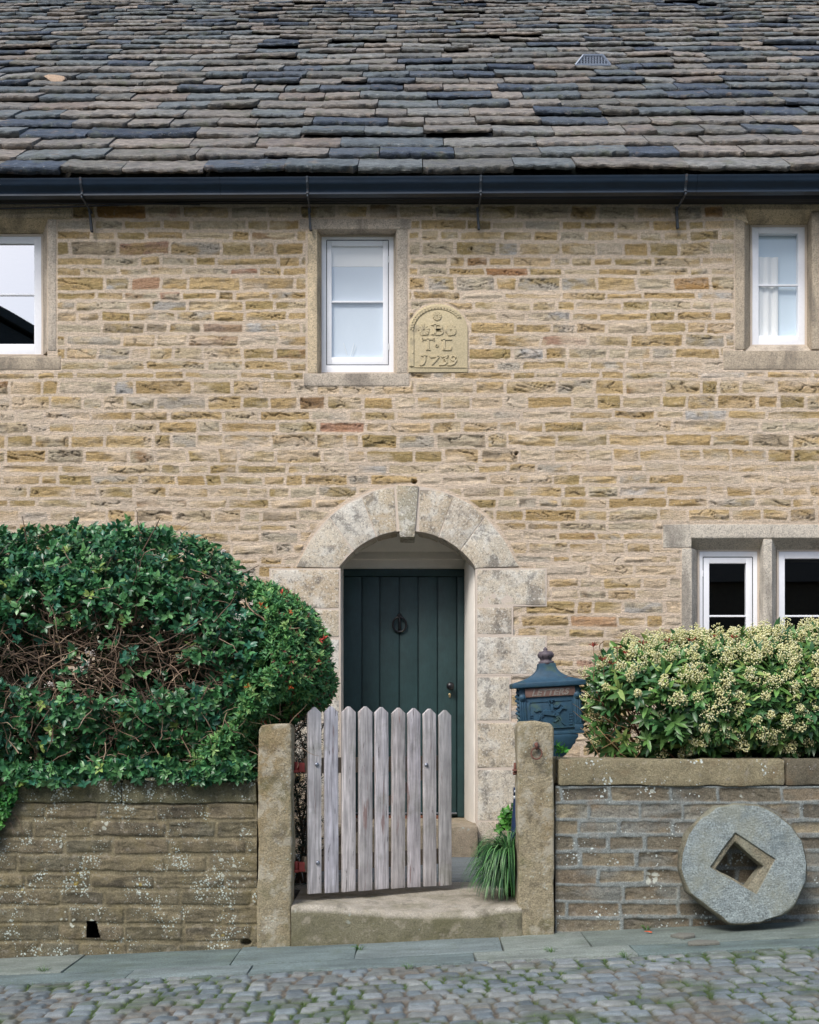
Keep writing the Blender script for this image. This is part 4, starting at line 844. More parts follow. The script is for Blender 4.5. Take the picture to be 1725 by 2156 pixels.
def post(vx0, vx1, vtop, label, lean, tilt_top, seed):
    Y0 = 6.955; x0, x1 = X(vx0, Y0), X(vx1, Y0); xc = (x0 + x1) / 2; zt = Z(vtop, Y0); hw_ = (x1 - x0) / 2
    r_ = thing('gate_post', label, 'gate post', (xc, Y0 + .1, gz(xc)), 'stone posts either side of the gate')
    mb = MB(); k = .035
    loop = [(xc - hw_, Y0, -.3), (xc + hw_, Y0, -.3), (xc + hw_ * .97 + lean, Y0, zt - k - tilt_top), (xc + hw_ * .8 + lean, Y0, zt - .008 - tilt_top), (xc + lean, Y0, zt), (xc - hw_ * .8 + lean, Y0, zt - .006 + tilt_top * .3), (xc - hw_ * .97 + lean, Y0, zt - k)]
    mb.prism(loop, (0, .21, 0), lin((152, 142, 118)))
    mb.build('shaft', M['post'], r_, bevel=.018, seg=3, rough=.009, cell=.03, smooth=True, seed=seed, sc=7)
    return r_, xc, zt
pl, xpl, _ = post(540, 614, 1523, 'stone gate post with yellow and grey lichen left of the picket gate, beneath the hedge', .006, -.006, 2)
pr_o, xpr, ztp = post(1092, 1170, 1519, 'stone gate post with a rusty ring on its face, before the blue mailbox', -.008, .004, 5)
rg = MB(); rc_ = P(1130, 1585, 6.93)
rg.tube([(rc_.x + .031 * math.sin(t), 6.928 + .004 * math.cos(t), rc_.z - .004 + .033 * math.cos(t)) for t in np.linspace(0, 2 * math.pi, 24)], .0042, 8)
rg.tube([(rc_.x, 6.96, rc_.z + .045), (rc_.x, 6.925, rc_.z + .05), (rc_.x, 6.915, rc_.z + .038), (rc_.x, 6.93, rc_.z + .02)], [.012, .012, .009, .006], 8); rg.build('iron_ring', M['rust'], pr_o, smooth=True)
pg = MB(); pg.lathe([(.024, -.01), (.022, .003), (.012, .008)], (rc_.x, 6.955, rc_.z + .045), 14, None, 'y'); pg.build('lead_plug', M['lichen_shard'], pr_o, rough=.002, cell=.02, smooth=True)
la = MB(); lc = P(1087, 1622, 7.02)
la.box((lc.x - .02, lc.y - .03, lc.z - .006), (lc.x + .03, lc.y + .02, lc.z + .006)); la.tube([(lc.x - .008, lc.y - .01, lc.z - .02), (lc.x - .008, lc.y - .01, lc.z + .045)], .008, 8); la.tube([(lc.x - .02, lc.y - .01, lc.z - .02), (lc.x + .01, lc.y - .01, lc.z - .012)], .01, 8)
la.build('gate_latch_pin', M['rust'], pr_o, smooth=True)
hl = MB()
# --- threshold step
xs_ = np.linspace(X(614, 6.97), X(1098, 6.97), 90); ys_ = np.concatenate([np.linspace(6.95, 7.0, 8), np.linspace(7.02, 7.62, 26)])
XX, YY = np.meshgrid(xs_, ys_); x = XX.ravel(); y = YY.ravel(); u = (x - xs_[0]) / (xs_[-1] - xs_[0])
sag_ = .040 * sst(.08, .5, u) * sst(1.0, .74, u) * sst(7.5, 6.95, y); zt_ = .207 - sag_ + .003 * fbm(x * 6, y * 6, 0, 5, 3)
rd_ = np.clip((6.985 - y) / .035, 0, 1); zt_ = zt_ - .022 * rd_ ** 2
V = np.stack([x, y, zt_], 1); nx = len(xs_); ny = len(ys_); idx = np.arange(nx * ny).reshape(ny, nx)
q = np.stack([idx[:-1, :-1], idx[:-1, 1:], idx[1:, 1:], idx[1:, :-1]], -1).reshape(-1, 4)
kz_ = 12; vf = []; 
for j in range(1, kz_ + 1):
    t = j / kz_; zz = V[:nx, 2] * (1 - t) + (-.1) * t; yy = 6.947 + .006 * fbm(xs_ * 5, zz * 9, 0, 6, 4) ; vf.append(np.stack([xs_, yy, zz], 1))
VF = np.concatenate(vf); base_i = len(V); V2 = np.concatenate([V, VF]); idf = np.concatenate([np.arange(nx)[None], base_i + np.arange(nx * kz_).reshape(kz_, nx)])
q2 = np.stack([idf[:-1, :-1], idf[1:, :-1], idf[1:, 1:], idf[:-1, 1:]], -1).reshape(-1, 4)
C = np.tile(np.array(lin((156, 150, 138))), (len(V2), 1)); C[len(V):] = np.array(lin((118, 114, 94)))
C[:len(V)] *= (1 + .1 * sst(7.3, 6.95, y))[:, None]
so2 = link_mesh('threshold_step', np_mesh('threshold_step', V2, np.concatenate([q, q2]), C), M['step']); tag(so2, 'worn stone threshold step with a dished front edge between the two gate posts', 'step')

# ------------------------------------------------------------------ picket gate (local frame: x along the gate, y away)
G0 = P(649, 1882, 7.1); ang_g = math.atan2(.44, .87); glen = .975
gate = thing('picket_gate', 'weathered grey wooden picket gate standing ajar between the stone posts', 'gate', (G0.x, 7.1, .2), rot=(0, 0, ang_g))
ORG[gate.name] = Vector((0, 0, 0))
wcols = [tuple(v * 1.12 for v in lin(c)) for c in [(182, 178, 178), (176, 174, 180), (186, 181, 180), (170, 166, 166), (182, 178, 180), (168, 163, 162), (178, 173, 176), (172, 168, 168), (162, 160, 160)]]
Zg = lambda vy, Y: Z(vy, Y) - .2
pitch = (glen - .088) / 8
tops = [100, 95, 97, 97, 100, 103, 105, 108, 115]; bots = [1083, 1078, 1073, 1068, 1060, 1055, 1048, 1043, 1040]
for i in range(9):
    x0 = i * pitch; wv = .088 + random.uniform(-.003, .003); Yi = 7.1 + (x0 + .04) * math.sin(ang_g)
    z1 = Zg(1449 + tops[i] * .4, Yi); z0 = Zg(1449 + bots[i] * .4, Yi); mb = MB(); tl = random.uniform(-.004, .004)
    mb.prism([(x0, 0, z0), (x0 + wv, 0, z0 + random.uniform(-.003, .003)), (x0 + wv + tl, 0, z1 - .034), (x0 + wv / 2 + tl + .006, 0, z1), (x0 + wv / 2 + tl - .006, 0, z1), (x0 + tl, 0, z1 - .034)], (0, .022, 0), wcols[i])
    mb.build('picket', M['wood'], gate, bevel=.003, rough=.0012, cell=.06, world=False)
zr = [(Zg(1627, 7.25), Zg(1595, 7.25)), (Zg(1831, 7.25), Zg(1799, 7.25))]
for a, b in zr:
    mb = MB(); mb.box((-.018, .0225, a), (glen - .03, .062, b), lin((120, 108, 92))); mb.build('rail', M['wood'], gate, bevel=.004, world=False)
mb = MB(); mb.prism([(.06, .0235, zr[1][1] + .002), (.14, .0235, zr[1][1] + .002), (glen - .12, .0235, zr[0][0] - .002), (glen - .20, .0235, zr[0][0] - .002)], (0, .032, 0), lin((116, 104, 90))); mb.build('brace', M['wood'], gate, bevel=.003, world=False)
for px, py in [(375, 403), (952, 405), (380, 920)]:
    vx, vy = px * .4 + 517.5, 1449 + py * .4; t_ = (vx - 649) / (952 - 649); lx = t_ * glen; Yi = 7.1 + lx * math.sin(ang_g)
    # solve local x exactly
    lx = (vx - CX) / F; lx = (lx * 7.1 - G0.x) / (math.cos(ang_g) - lx * math.sin(ang_g)); Yi = 7.1 + lx * math.sin(ang_g)
    mb = MB(); mb.lathe([(.014, -.001), (.013, .003), (.009, .007), (.003, .009)], (lx, 0, Zg(vy, Yi)), 16, None, 'y'); mb.build('bolt', M['steel'], gate, smooth=True, world=False)
for vy in (1611, 1820):
    zc = Zg(vy, 7.12); mb = MB(); mb.box((-.055, .006, zc - .038), (-.019, .05, zc + .015)); mb.box((-.1, .012, zc - .042), (-.012, .03, zc - .028))
    hgo = mb.build('hinge', M['redox'], gate, bevel=.003, world=False); mb = MB(); mb.tube([(-.065, .028, zc - .045), (-.065, .028, zc + .02)], .012, 10); mb.build('pin', M['redox'], hgo, smooth=True, world=False)
for o_ in gate.children: pass

# ------------------------------------------------------------------ mailbox
MY = 7.42; roll = R(3.2)
mbx = thing('mailbox', 'blue cast metal mailbox with flared lid and riding horseman relief behind the right gate post', 'mailbox', (X(1159.5, MY), MY, Z(1545, MY)), rot=(0, -roll, R(2)))
ORG[mbx.name] = Vector((0, 0, 0))
k_ = .1441 * MY / F
OX, OZ = 880, 1385       # zoomed px of local origin (bottom centre of the body)
vx0 = (1500 + OX / 4.791) * .69; vy0 = (1950 + OZ / 4.791) * .69
mbx.location = (X(vx0, MY), MY, Z(vy0, MY))
def m1(px, py):
    dx, dz = (px - OX) * k_, -(py - OZ) * k_
    c, s_ = math.cos(roll), math.sin(roll); return (dx * c + dz * s_, -dx * s_ + dz * c)
W2 = .200; HB = .292; DB = .13
body = MB(); body.box((-W2 + .012, 0, .012), (W2 - .012, DB, HB)); body.box((-W2 - .004, -.012, -.006), (W2 + .004, DB, .014))
body.box((-W2 + .05, -.006, .03), (W2 - .05, 0.0, .2))
bo = body.build('body', M['box'], mbx, bevel=.005, world=False)
for sx in (-1, 1):
    cl = MB()
    cx_ = sx * (W2 - .030); cl.box((cx_ - .026, -.014, .014), (cx_ + .026, .0, .05)); cl.box((cx_ - .022, -.012, .05), (cx_ + .022, 0, .235))
    for k in (-1, 0, 1): cl.tube([(cx_ + k * .013, -.012, .055), (cx_ + k * .013, -.012, .205)], .0045, 8)
    cl.lathe([(.02, 0), (.021, .01), (.013, .013), (.012, .018), (.005, .02)], (cx_, -.01, .232), 14, None, 'y')
    prev = None
    for k in range(10):
        z_ = .02 + k * .026; cl.tube([(sx * (W2 - .012), .01, z_), (sx * (W2 + .002 + .006 * math.sin(k * 1.9)), .02, z_ + .013), (sx * (W2 - .012), .03, z_ + .026)], .011, 6)
    cl.build('pilaster', M['box'], mbx, bevel=.002, world=False)
pa = MB(); zp0, zp1 = m1(600, 852)[1], m1(600, 725)[1]
xp0, xp1 = m1(490, 790)[0], m1(1222, 760)[0]
pa.box((xp0, -.011, zp0), (xp1, -.0005, zp1)); slot = pa.build('letter_flap', M['copper'], mbx, bevel=.002, world=False)
def text_mesh(txt, size, parent, m, loc, ext, shear=0.0, sx=1.0, name='lettering', outline=0):
    cu = bpy.data.curves.new('t', 'FONT'); cu.body = txt; cu.size = size; cu.extrude = ext; cu.shear = shear; cu.align_x = 'CENTER'; cu.offset = outline; cu.space_character = 1.12
    ob = bpy.data.objects.new('t', cu); COL.objects.link(ob); bpy.context.view_layer.update()
    me = bpy.data.meshes.new_from_object(ob.evaluated_get(bpy.context.evaluated_depsgraph_get())); bpy.data.objects.remove(ob); me.name = name
    me.transform(Matrix.Translation(loc) @ Matrix.Rotation(R(90), 4, 'X') @ Matrix.Diagonal((sx, 1, 1, 1)))
    me.materials.clear(); return link_mesh(name, me, m, parent, False)
xc_ = m1(850, 790)[0] + .0; zc_ = m1(850, 825)[1]
text_mesh('LETTERS', .054, slot, M['engr'], (xc_, -.0118, zc_ + .002), .0008, .35, 1.02, outline=.0012)
text_mesh('LETTERS', .054, slot, M['copper'], (xc_, -.0130, zc_ + .002), .0008, .35, 1.02, outline=-.0012)
rl = MB(); YR = -.0055
def rs(pts, w_, d=.008): rl.ribbon([m1(*p) for p in pts], [q * k_ for q in w_] if hasattr(w_, '__len__') else w_ * k_, YR, d)
rs([(555, 930), (1160, 890)], 14, .005); rs([(555, 930), (560, 1180)], 12, .005); rs([(1170, 890), (1195, 1280)], 12, .005); rs([(700, 1310), (1215, 1280)], 16, .005)
rs([(730, 1085), (790, 1075), (860, 1085), (940, 1100), (985, 1090)], [50, 95, 88, 84, 50], .012)                  # horse trunk
rs([(960, 1075), (1000, 1035), (1030, 1010)], [66, 48, 34], .012); rs([(1000, 1005), (1045, 1005), (1092, 1018)], [34, 40, 22], .012)   # neck, head
rs([(1020, 990), (1035, 965)], [14, 6]); rs([(740, 1050), (690, 1040), (650, 1060), (622, 1052)], [20, 34, 30, 8], .009)     # ear, tail
rs([(960, 1110), (1010, 1160), (1030, 1215), (1075, 1255)], [42, 26, 17, 14], .01); rs([(940, 1120), (975, 1175), (930, 1205), (900, 1200)], [40, 24, 18, 16], .009)
rs([(745, 1100), (700, 1140), (690, 1180), (660, 1205)], [54, 30, 20, 16], .01); rs([(760, 1110), (720, 1150), (725, 1190), (705, 1235)], [44, 26, 18, 14], .008)
rs([(880, 1060), (880, 1000), (875, 950)], [44, 56, 34], .016); rs([(862, 915), (885, 905)], [48, 42], .016); rs([(835, 893), (910, 888)], [22, 22], .017)   # rider trunk, head, hat
rs([(900, 975), (925, 1000), (960, 1000), (1010, 950)], [20, 18, 14, 9], .014); rs([(890, 1040), (920, 1075), (905, 1120)], [32, 26, 18], .017); rs([(850, 960), (835, 920), (845, 900)], [20, 14, 8], .012)
for yy in (1085, 1125, 1165, 1205, 1240): rs([(1135, yy), (1185, yy - 3)], 20, .007)
rs([(1160, 1070), (1165, 1245)], 22, .005)
for yy in (1120, 1150, 1180): rs([(555, yy), (605, yy - 3)], 18, .006)
rl.build('relief_panel', M['box'], mbx, world=False)
# lid: concave flare
lid = MB(); secs = []
for t in np.linspace(0, 1, 12):
    hw_ = .228 - (.228 - .052) * (1 - (1 - t) ** 2.3); hd = (hw_ - .052) / (.228 - .052) * .045 + .048
    secs.append((hw_, hd, HB + .032 + .115 * t ** 1.25))
secs = [(.216, .088, HB - .001), (.228, .093, HB + .002), (.228, .093, HB + .030)] + secs[1:]
vs = []; fs = []; yc = DB / 2 - .005
for hw_, hd, z_ in secs:
    ring = []
    for sx, sy in ((-1, -1), (1, -1), (1, 1), (-1, 1)): ring.append((sx * hw_, yc + sy * hd, z_))
    vs += ring
for i in range(len(secs) - 1):
    for k in range(4): a_ = i * 4 + k; b_ = i * 4 + (k + 1) % 4; fs.append((a_, b_, b_ + 4, a_ + 4))
fs += [(3, 2, 1, 0), tuple(len(vs) - 4 + k for k in range(4))]
lid.add(vs, fs); lo = lid.build('lid', M['box'], mbx, bevel=.003, seg=2, world=False)
zf = HB + .147
fi = MB(); fi.lathe([(.050, zf - .006), (.048, zf + .014), (.036, zf + .016), (.035, zf + .024), (.040, zf + .030), (.047, zf + .040), (.050, zf + .054), (.046, zf + .066), (.034, zf + .074), (.018, zf + .078), (.012, zf + .081), (.015, zf + .087), (.012, zf + .093), (.006, zf + .098), (.004, zf + .103)], (0, yc, 0), 26)
for k in range(8):
    a_ = k * math.pi / 4 + .2; fi.tube([(.047 * math.cos(a_), yc + .047 * math.sin(a_), zf + .038), (.052 * math.cos(a_), yc + .052 * math.sin(a_), zf + .054), (.035 * math.cos(a_), yc + .035 * math.sin(a_), zf + .074)], .004, 6)
fi.build('finial', M['finial'], mbx, smooth=True, world=False)
# scrolled corbel under the box
co = MB(); prof = [(.165, -.008), (.165, -.03), (.150, -.045), (.146, -.065), (.130, -.078), (.122, -.095), (.104, -.11), (.086, -.135), (.062, -.152), (.048, -.165), (.045, -.19), (.03, -.215)]
vs = []; fs = []
for hw_, z_ in prof:
    hd = .02 + hw_ * .3; vs += [(-hw_, .065 - hd, z_), (-hw_ * .4, .055 - hd, z_), (hw_ * .4, .055 - hd, z_), (hw_, .065 - hd, z_), (hw_, .065 + hd, z_), (-hw_, .065 + hd, z_)]
for i in range(len(prof) - 1):
    for k in range(6): a_ = i * 6 + k; b_ = i * 6 + (k + 1) % 6; fs.append((a_, b_, b_ + 6, a_ + 6))
fs += [tuple(range(5, -1, -1)), tuple(len(vs) - 6 + k for k in range(6))]
co.add(vs, fs)
for sx in (-1, 1):
    for k in range(5): co.tube([(sx * .03 * k, .025 - .008 * (4 - k), -.035), (sx * (.014 + .02 * k), .02, -.10), (sx * .008 * k, .04, -.17)], .005, 6)
co.build('corbel', M['box'], mbx, bevel=.003, world=False)
pp = MB(); pp.tube([(0, .065, -.20), (.03, .065, -1.15)], .03, 12); pp.build('stand', M['box'], mbx, smooth=True, world=False)

# ------------------------------------------------------------------ millstone
c0 = P(1567, 1819, 6.78); rad = .362; th = .125
outl = [(995, 1300), (1002, 1210), (1040, 1110), (1110, 1030), (1200, 970), (1310, 955), (1420, 962), (1520, 1010), (1590, 1070), (1645, 1150), (1670, 1270), (1655, 1370), (1600, 1480), (1520, 1545), (1400, 1580), (1250, 1590), (1190, 1540), (1110, 1480), (1040, 1420)]
rec = [(1290, 1108), (1500, 1248), (1395, 1432), (1152, 1290)]; inh = [(1292, 1155), (1440, 1285), (1345, 1402), (1182, 1303)]
def KM(p): return Vector(((p[0] - 1332) / 2.5 * 6.78 / F, 0, -(p[1] - 1272) / 2.5 * 6.78 / F))
def rad_at(poly, a):
    # distance from centre along angle a to polygon (local metres)
    best = None; d = Vector((math.cos(a), math.sin(a)))
    n = len(poly)
    for i in range(n):
        p = Vector((poly[i].x, poly[i].z)); q = Vector((poly[(i + 1) % n].x, poly[(i + 1) % n].z)); e = q - p
        den = d.x * e.y - d.y * e.x
        if abs(den) < 1e-9: continue
        t = (p.x * e.y - p.y * e.x) / den; u = (p.x * d.y - p.y * d.x) / den
        if t > 0 and -1e-6 <= u <= 1 + 1e-6: best = t if best is None else max(best, t)
    return best
po = [KM(p) for p in outl]; pr2 = [KM(p) for p in rec]; pi2 = [KM(p) for p in inh]
cc_ = sum((p for p in pi2), Vector()) / 4
def shift(poly): return [p - cc_ for p in poly]
na = 160; rings = []
for k in range(na):
    a_ = 2 * math.pi * k / na; ro = rad_at(shift(po), a_); rr_ = rad_at(shift(pr2), a_); ri = rad_at(shift(pi2), a_)
    ri = min(ri, rr_ - .012)
    rings.append((a_, ro, rr_, ri))
prof_m = []
vs = []
rows_ = []
def ringv(fn):
    rows_.append([fn(*r_) for r_ in rings])
ringv(lambda a_, ro, rr_, ri: (a_, ri, th)); ringv(lambda a_, ro, rr_, ri: (a_, ri + .004, .06)); ringv(lambda a_, ro, rr_, ri: (a_, ri, .022)); ringv(lambda a_, ro, rr_, ri: (a_, ri + .008, .016)); ringv(lambda a_, ro, rr_, ri: (a_, rr_ - .003, .015)); ringv(lambda a_, ro, rr_, ri: (a_, rr_ + .003, .001))
for t in (.12, .3, .5, .7, .86, .95): ringv(lambda a_, ro, rr_, ri, t=t: (a_, rr_ + (ro - rr_) * t, .0))
ringv(lambda a_, ro, rr_, ri: (a_, ro - .006, .003)); ringv(lambda a_, ro, rr_, ri: (a_, ro + .002, .014)); ringv(lambda a_, ro, rr_, ri: (a_, ro + .004, .05)); ringv(lambda a_, ro, rr_, ri: (a_, ro, .09)); ringv(lambda a_, ro, rr_, ri: (a_, ro - .012, th)); ringv(lambda a_, ro, rr_, ri: (a_, ri + .01, th + .002))
V = np.array([[(r_ * math.cos(a_) + cc_.x), d_, r_ * math.sin(a_) + cc_.z] for rw_ in rows_ for (a_, r_, d_) in rw_])
nr = len(rows_); idx = np.arange(nr * na).reshape(nr, na); nxt = np.roll(idx, -1, 1)
q = np.stack([idx[:-1], nxt[:-1], nxt[1:], idx[1:]], -1).reshape(-1, 4)
rowid = np.repeat(np.arange(nr), na)
amp_ = np.where(rowid >= 12, .014, .0025); amp_[rowid >= 15] = .013; amp_[rowid < 4] = .004
ns_ = fbm(V[:, 0] * 12, V[:, 1] * 12, V[:, 2] * 12, 4, 4); rdir = V - np.array([cc_.x, 0, cc_.z]); rl_ = np.hypot(rdir[:, 0], rdir[:, 2])
side = (rowid >= 12)
V[:, 1] += ns_ * .004 * (~side) + ns_ * .006 * side; V[:, 0] += rdir[:, 0] / rl_ * ns_ * amp_; V[:, 2] += rdir[:, 2] / rl_ * ns_ * amp_
C = np.tile(np.array(lin((138, 148, 148))), (len(V), 1)); C[side] = np.array(lin((110, 106, 90))); C[rowid < 5] = np.array(lin((130, 124, 106)))
mme = np_mesh('millstone', V, q[:, ::-1], C); mme.set_sharp_from_angle(angle=R(40))
mo_ = link_mesh('millstone', mme, M['mill']); mo_.location = c0; mo_.rotation_euler = (R(-6), 0, 0)
tag(mo_, 'old grey millstone with a square hole leaning against the right garden wall', 'millstone')

# ------------------------------------------------------------------ foliage tools
def unit(a): return a / np.maximum(np.linalg.norm(a, axis=-1, keepdims=True), 1e-9)
def leaves(pos, axis_, nrm, L, W, col, fold=.18, droop=.25):
    n = len(pos); ax = unit(axis_); sd = unit(np.cross(ax, nrm)); up = unit(np.cross(sd, ax))
    L = np.broadcast_to(L, (n,))[:, None]; W = np.broadcast_to(W, (n,))[:, None]
    def pt(t, s_, h): return pos + ax * L * t + sd * W * s_ * .5 + up * (W * fold * h - L * droop * t * t)
    vs = np.stack([pt(0, 0, 0), pt(.28, -.85, 1), pt(.28, 0, 0), pt(.28, .85, 1), pt(.66, -.8, 1), pt(.66, 0, 0), pt(.66, .8, 1), pt(1, 0, .3)], 1)
    q = np.array([[0, 2, 1, 1], [0, 3, 2, 2], [1, 2, 5, 4], [2, 3, 6, 5], [4, 5, 7, 7], [5, 6, 7, 7]])
    tri = np.array([[0, 2, 1], [0, 3, 2], [1, 2, 5], [1, 5, 4], [2, 3, 6], [2, 6, 5], [4, 5, 7], [5, 6, 7]])
    F_ = (tri[None] + (np.arange(n) * 8)[:, None, None]).reshape(-1, 3)
    return vs.reshape(-1, 3), F_, np.repeat(col, 8, axis=0)
def rosettes(tips, dirs, nl, L, W, pal, palw, spread=(.5, 1.1), fold=.18, droop=.25, stem=.02, jit=.25, two=0):
    n = len(tips); d = unit(dirs); ref = np.where(np.abs(d[:, 2:3]) > .9, np.array([[1., 0, 0]]), np.array([[0, 0, 1.]])); u = unit(np.cross(d, ref)); v = np.cross(d, u)
    P_, A_, N_, LL, WW, CC = [], [], [], [], [], []
    ph = rng.random(n) * 6.28; base = pal[rng.choice(len(pal), n, p=np.array(palw) / sum(palw))] * (.75 + .5 * rng.random((n, 1)))
    for k in range(nl):
        a = ph + k * 2.399 + rng.normal(0, .2, n); tl = spread[0] + (spread[1] - spread[0]) * rng.random(n)
        rdv = u * np.cos(a)[:, None] + v * np.sin(a)[:, None]
        ax = d * np.cos(tl)[:, None] + rdv * np.sin(tl)[:, None] + rng.normal(0, jit * .3, (n, 3))
        nr = d * np.sin(tl)[:, None] - rdv * np.cos(tl)[:, None] + rng.normal(0, jit * .5, (n, 3))
        P_.append(tips - d * stem * rng.random((n, 1))); A_.append(ax); N_.append(-nr * -1); s_ = .7 + .5 * rng.random(n); LL.append(L * s_); WW.append(W * s_)
        CC.append(base * (.85 + .3 * rng.random((n, 1))))
    return leaves(np.concatenate(P_), np.concatenate(A_), np.concatenate(N_), np.concatenate(LL), np.concatenate(WW), np.concatenate(CC), fold, droop)
def join(parts):
    V = []; F_ = []; C_ = []; n = 0
    for v, f, c in parts: V.append(v); F_.append(f + n); C_.append(c); n += len(v)
    return np.concatenate(V), np.concatenate(F_), np.concatenate(C_)
def inpoly(px, py, poly):
    c = np.zeros(len(px), bool); n = len(poly); j = n - 1
    for i in range(n):
        xi, yi = poly[i]; xj, yj = poly[j]
        if yi != yj:
            c ^= ((yi > py) != (yj > py)) & (px < (xj - xi) * (py - yi) / (yj - yi) + xi)
        j = i
    return c
def dpoly(px, py, poly):
    d = np.full(len(px), 1e9); n = len(poly)
    for i in range(n):
        ax_, ay = poly[i]; bx_, by = poly[(i + 1) % n]; ex, ey = bx_ - ax_, by - ay; L2 = ex * ex + ey * ey + 1e-9
        t = np.clip(((px - ax_) * ex + (py - ay) * ey) / L2, 0, 1); d = np.minimum(d, np.hypot(px - ax_ - t * ex, py - ay - t * ey))
    return d
def bush_points(poly, n, yf, yb, rnd, skin=.35, inner=.25, top_only=False):
    """points in a solid whose xz outline (metres) is poly, front depth yf, back yb, edges rounded by rnd; returns pos and outward normal"""
    A = np.array(poly); out = []; nn = []
    lo, hi = A.min(0), A.max(0); m = 0
    while m < n:
        x = rng.uniform(lo[0], hi[0], 4000); z = rng.uniform(lo[1], hi[1], 4000); k = inpoly(x, z, poly); x, z = x[k], z[k]
        d = dpoly(x, z, poly); t = np.clip(d / rnd, 0, 1); bul = np.sqrt(1 - (1 - t) ** 2)
        ymid = (yf + yb) / 2; hy = (yb - yf) / 2 * bul
        front = rng.random(len(x)) < .72
        dep = rng.random(len(x)) ** 1.6 * skin
        y = np.where(front, ymid - hy + dep, ymid + hy - dep)
        e = .02; gx = (dpoly(x + e, z, poly) - dpoly(x - e, z, poly)) / (2 * e); gz_ = (dpoly(x, z + e, poly) - dpoly(x, z - e, poly)) / (2 * e)
        nv = np.stack([-gx * (1 - t), np.where(front, -1, 1) * (.25 + t), -gz_ * (1 - t)], 1)
        out.append(np.stack([x, y, z], 1)); nn.append(unit(nv)); m += len(x)
    return np.concatenate(out)[:n], np.concatenate(nn)[:n]
def twigs(lines, name, parent, m):
    mb = MB()
    for pts, r0, r1, c in lines: mb.tube(pts, list(np.linspace(r0, r1, len(pts))), 5, cap=False, col=c)
    return mb.build(name, m, parent, smooth=True)
def wander(p, d, L, n, j, grav=0):
    p = Vector(p); d = Vector(d).normalized(); o_ = [p.copy()]
    for _ in range(n):
        d = (d + Vector((random.gauss(0, j), random.gauss(0, j), random.gauss(0, j) + grav))).normalized(); p = p + d * L / n; o_.append(p.copy())
    return o_

# ------------------------------------------------------------------ left hedge (viburnum) and the pieris at its end
def vp2(pts, Y): return [(X(a, Y), Z(b, Y)) for a, b in pts]
hy0 = 7.35
vib = [(-430, 1120), (-150, 1110), (0, 1102), (120, 1096), (255, 1090), (350, 1100), (420, 1122), (475, 1162), (520, 1205), (562, 1236), (615, 1255), (655, 1295), (668, 1400), (600, 1520), (500, 1640), (300, 1652), (0, 1652), (-430, 1660)]
hp = vp2(vib, hy0)
hedge = thing('hedge', 'rounded dark green hedge with a bare twiggy middle growing over the left wall', 'hedge', (-2.3, 7.7, .42))
pos, nrm_ = bush_points(hp, 14500, 6.98, 8.25, .55, skin=.34)
px_ = pos[:, 0] / pos[:, 1] * F + CX; py_ = HY - (pos[:, 2] - EZ) / pos[:, 1] * F
e1 = ((px_ - 160) / 335) ** 2 + ((py_ - 1385) / 128) ** 2; e2 = ((px_ - 330) / 190) ** 2 + ((py_ - 1420) / 60) ** 2; e3 = ((px_ - 60) / 220) ** 2 + ((py_ - 1540) / 60) ** 2
bare = np.clip(1.25 - np.minimum(e1, e2), 0, 1); bare = np.maximum(bare, np.clip(1.1 - e3, 0, 1) * .55)
nzd = fbm(pos[:, 0] * 5, pos[:, 1] * 5, pos[:, 2] * 5, 3, 3)
keep = (rng.random(len(pos)) > bare * .93) & (nzd + rng.normal(0, .12, len(pos)) > -.24)
keepb = (keep | (pos[:, 1] > 7.75)) & ~((pos[:, 1] > 7.6) & (((px_ - 150) / 60) ** 2 + ((py_ - 1400) / 40) ** 2 < rng.random(len(pos)) * 1.4))
pos, nrm_ = pos[keepb], nrm_[keepb]
d_ = unit(nrm_ + np.array([0, -.1, .55]) + rng.normal(0, .45, pos.shape))
vpal = lina([(56, 108, 66), (72, 124, 74), (48, 94, 62), (98, 144, 88), (54, 108, 84), (136, 160, 86)], 1.0)
parts = [rosettes(pos, d_, 6, .047, .026, vpal, [6, 6, 5, 3, 4, .5], spread=(.45, 1.35), stem=.05, droop=.22, fold=.12)]
# sparse leaves in the bare middle and yellowing ones
v_, f_, c_ = join(parts); o = link_mesh('foliage', np_mesh('foliage', v_, f_, c_), M['leaf'], hedge)
fx = rng.uniform(-3.4, X(535, 6.97), 620); fr_ = np.stack([fx, rng.uniform(6.90, 7.05, 620), Z(1640, 6.97) + rng.uniform(.0, .11, 620) - .03 * (vn(fx * 4, 0 * fx, 0, 5) > .2)], 1)
v_, f_, c_ = rosettes(fr_, unit(np.array([0, -.8, .1]) + rng.normal(0, .4, fr_.shape)), 5, .046, .026, vpal, [6, 6, 5, 3, 4, .5], spread=(.5, 1.4)); link_mesh('fringe', np_mesh('fringe', v_, f_, c_), M['leaf'], hedge)
pin, nin = bush_points(vp2([(-430, 1200), (0, 1180), (300, 1175), (470, 1260), (560, 1400), (520, 1560), (300, 1630), (-430, 1630)], hy0), 2600, 7.5, 8.1, .3, skin=.3)
kp = ~(((pin[:, 0] - X(150, 7.6)) / .2) ** 2 + ((pin[:, 2] - Z(1400, 7.6)) / .13) ** 2 < rng.random(len(pin)) * 1.3); pin = pin[kp]
v_, f_, c_ = rosettes(pin, unit(rng.normal(0, 1, pin.shape)), 5, .06, .038, vpal, [6, 6, 5, 3, 4, .5], spread=(.5, 1.4))
link_mesh('inner_foliage', np_mesh('inner_foliage', v_, f_, c_), M['leaf'], hedge)
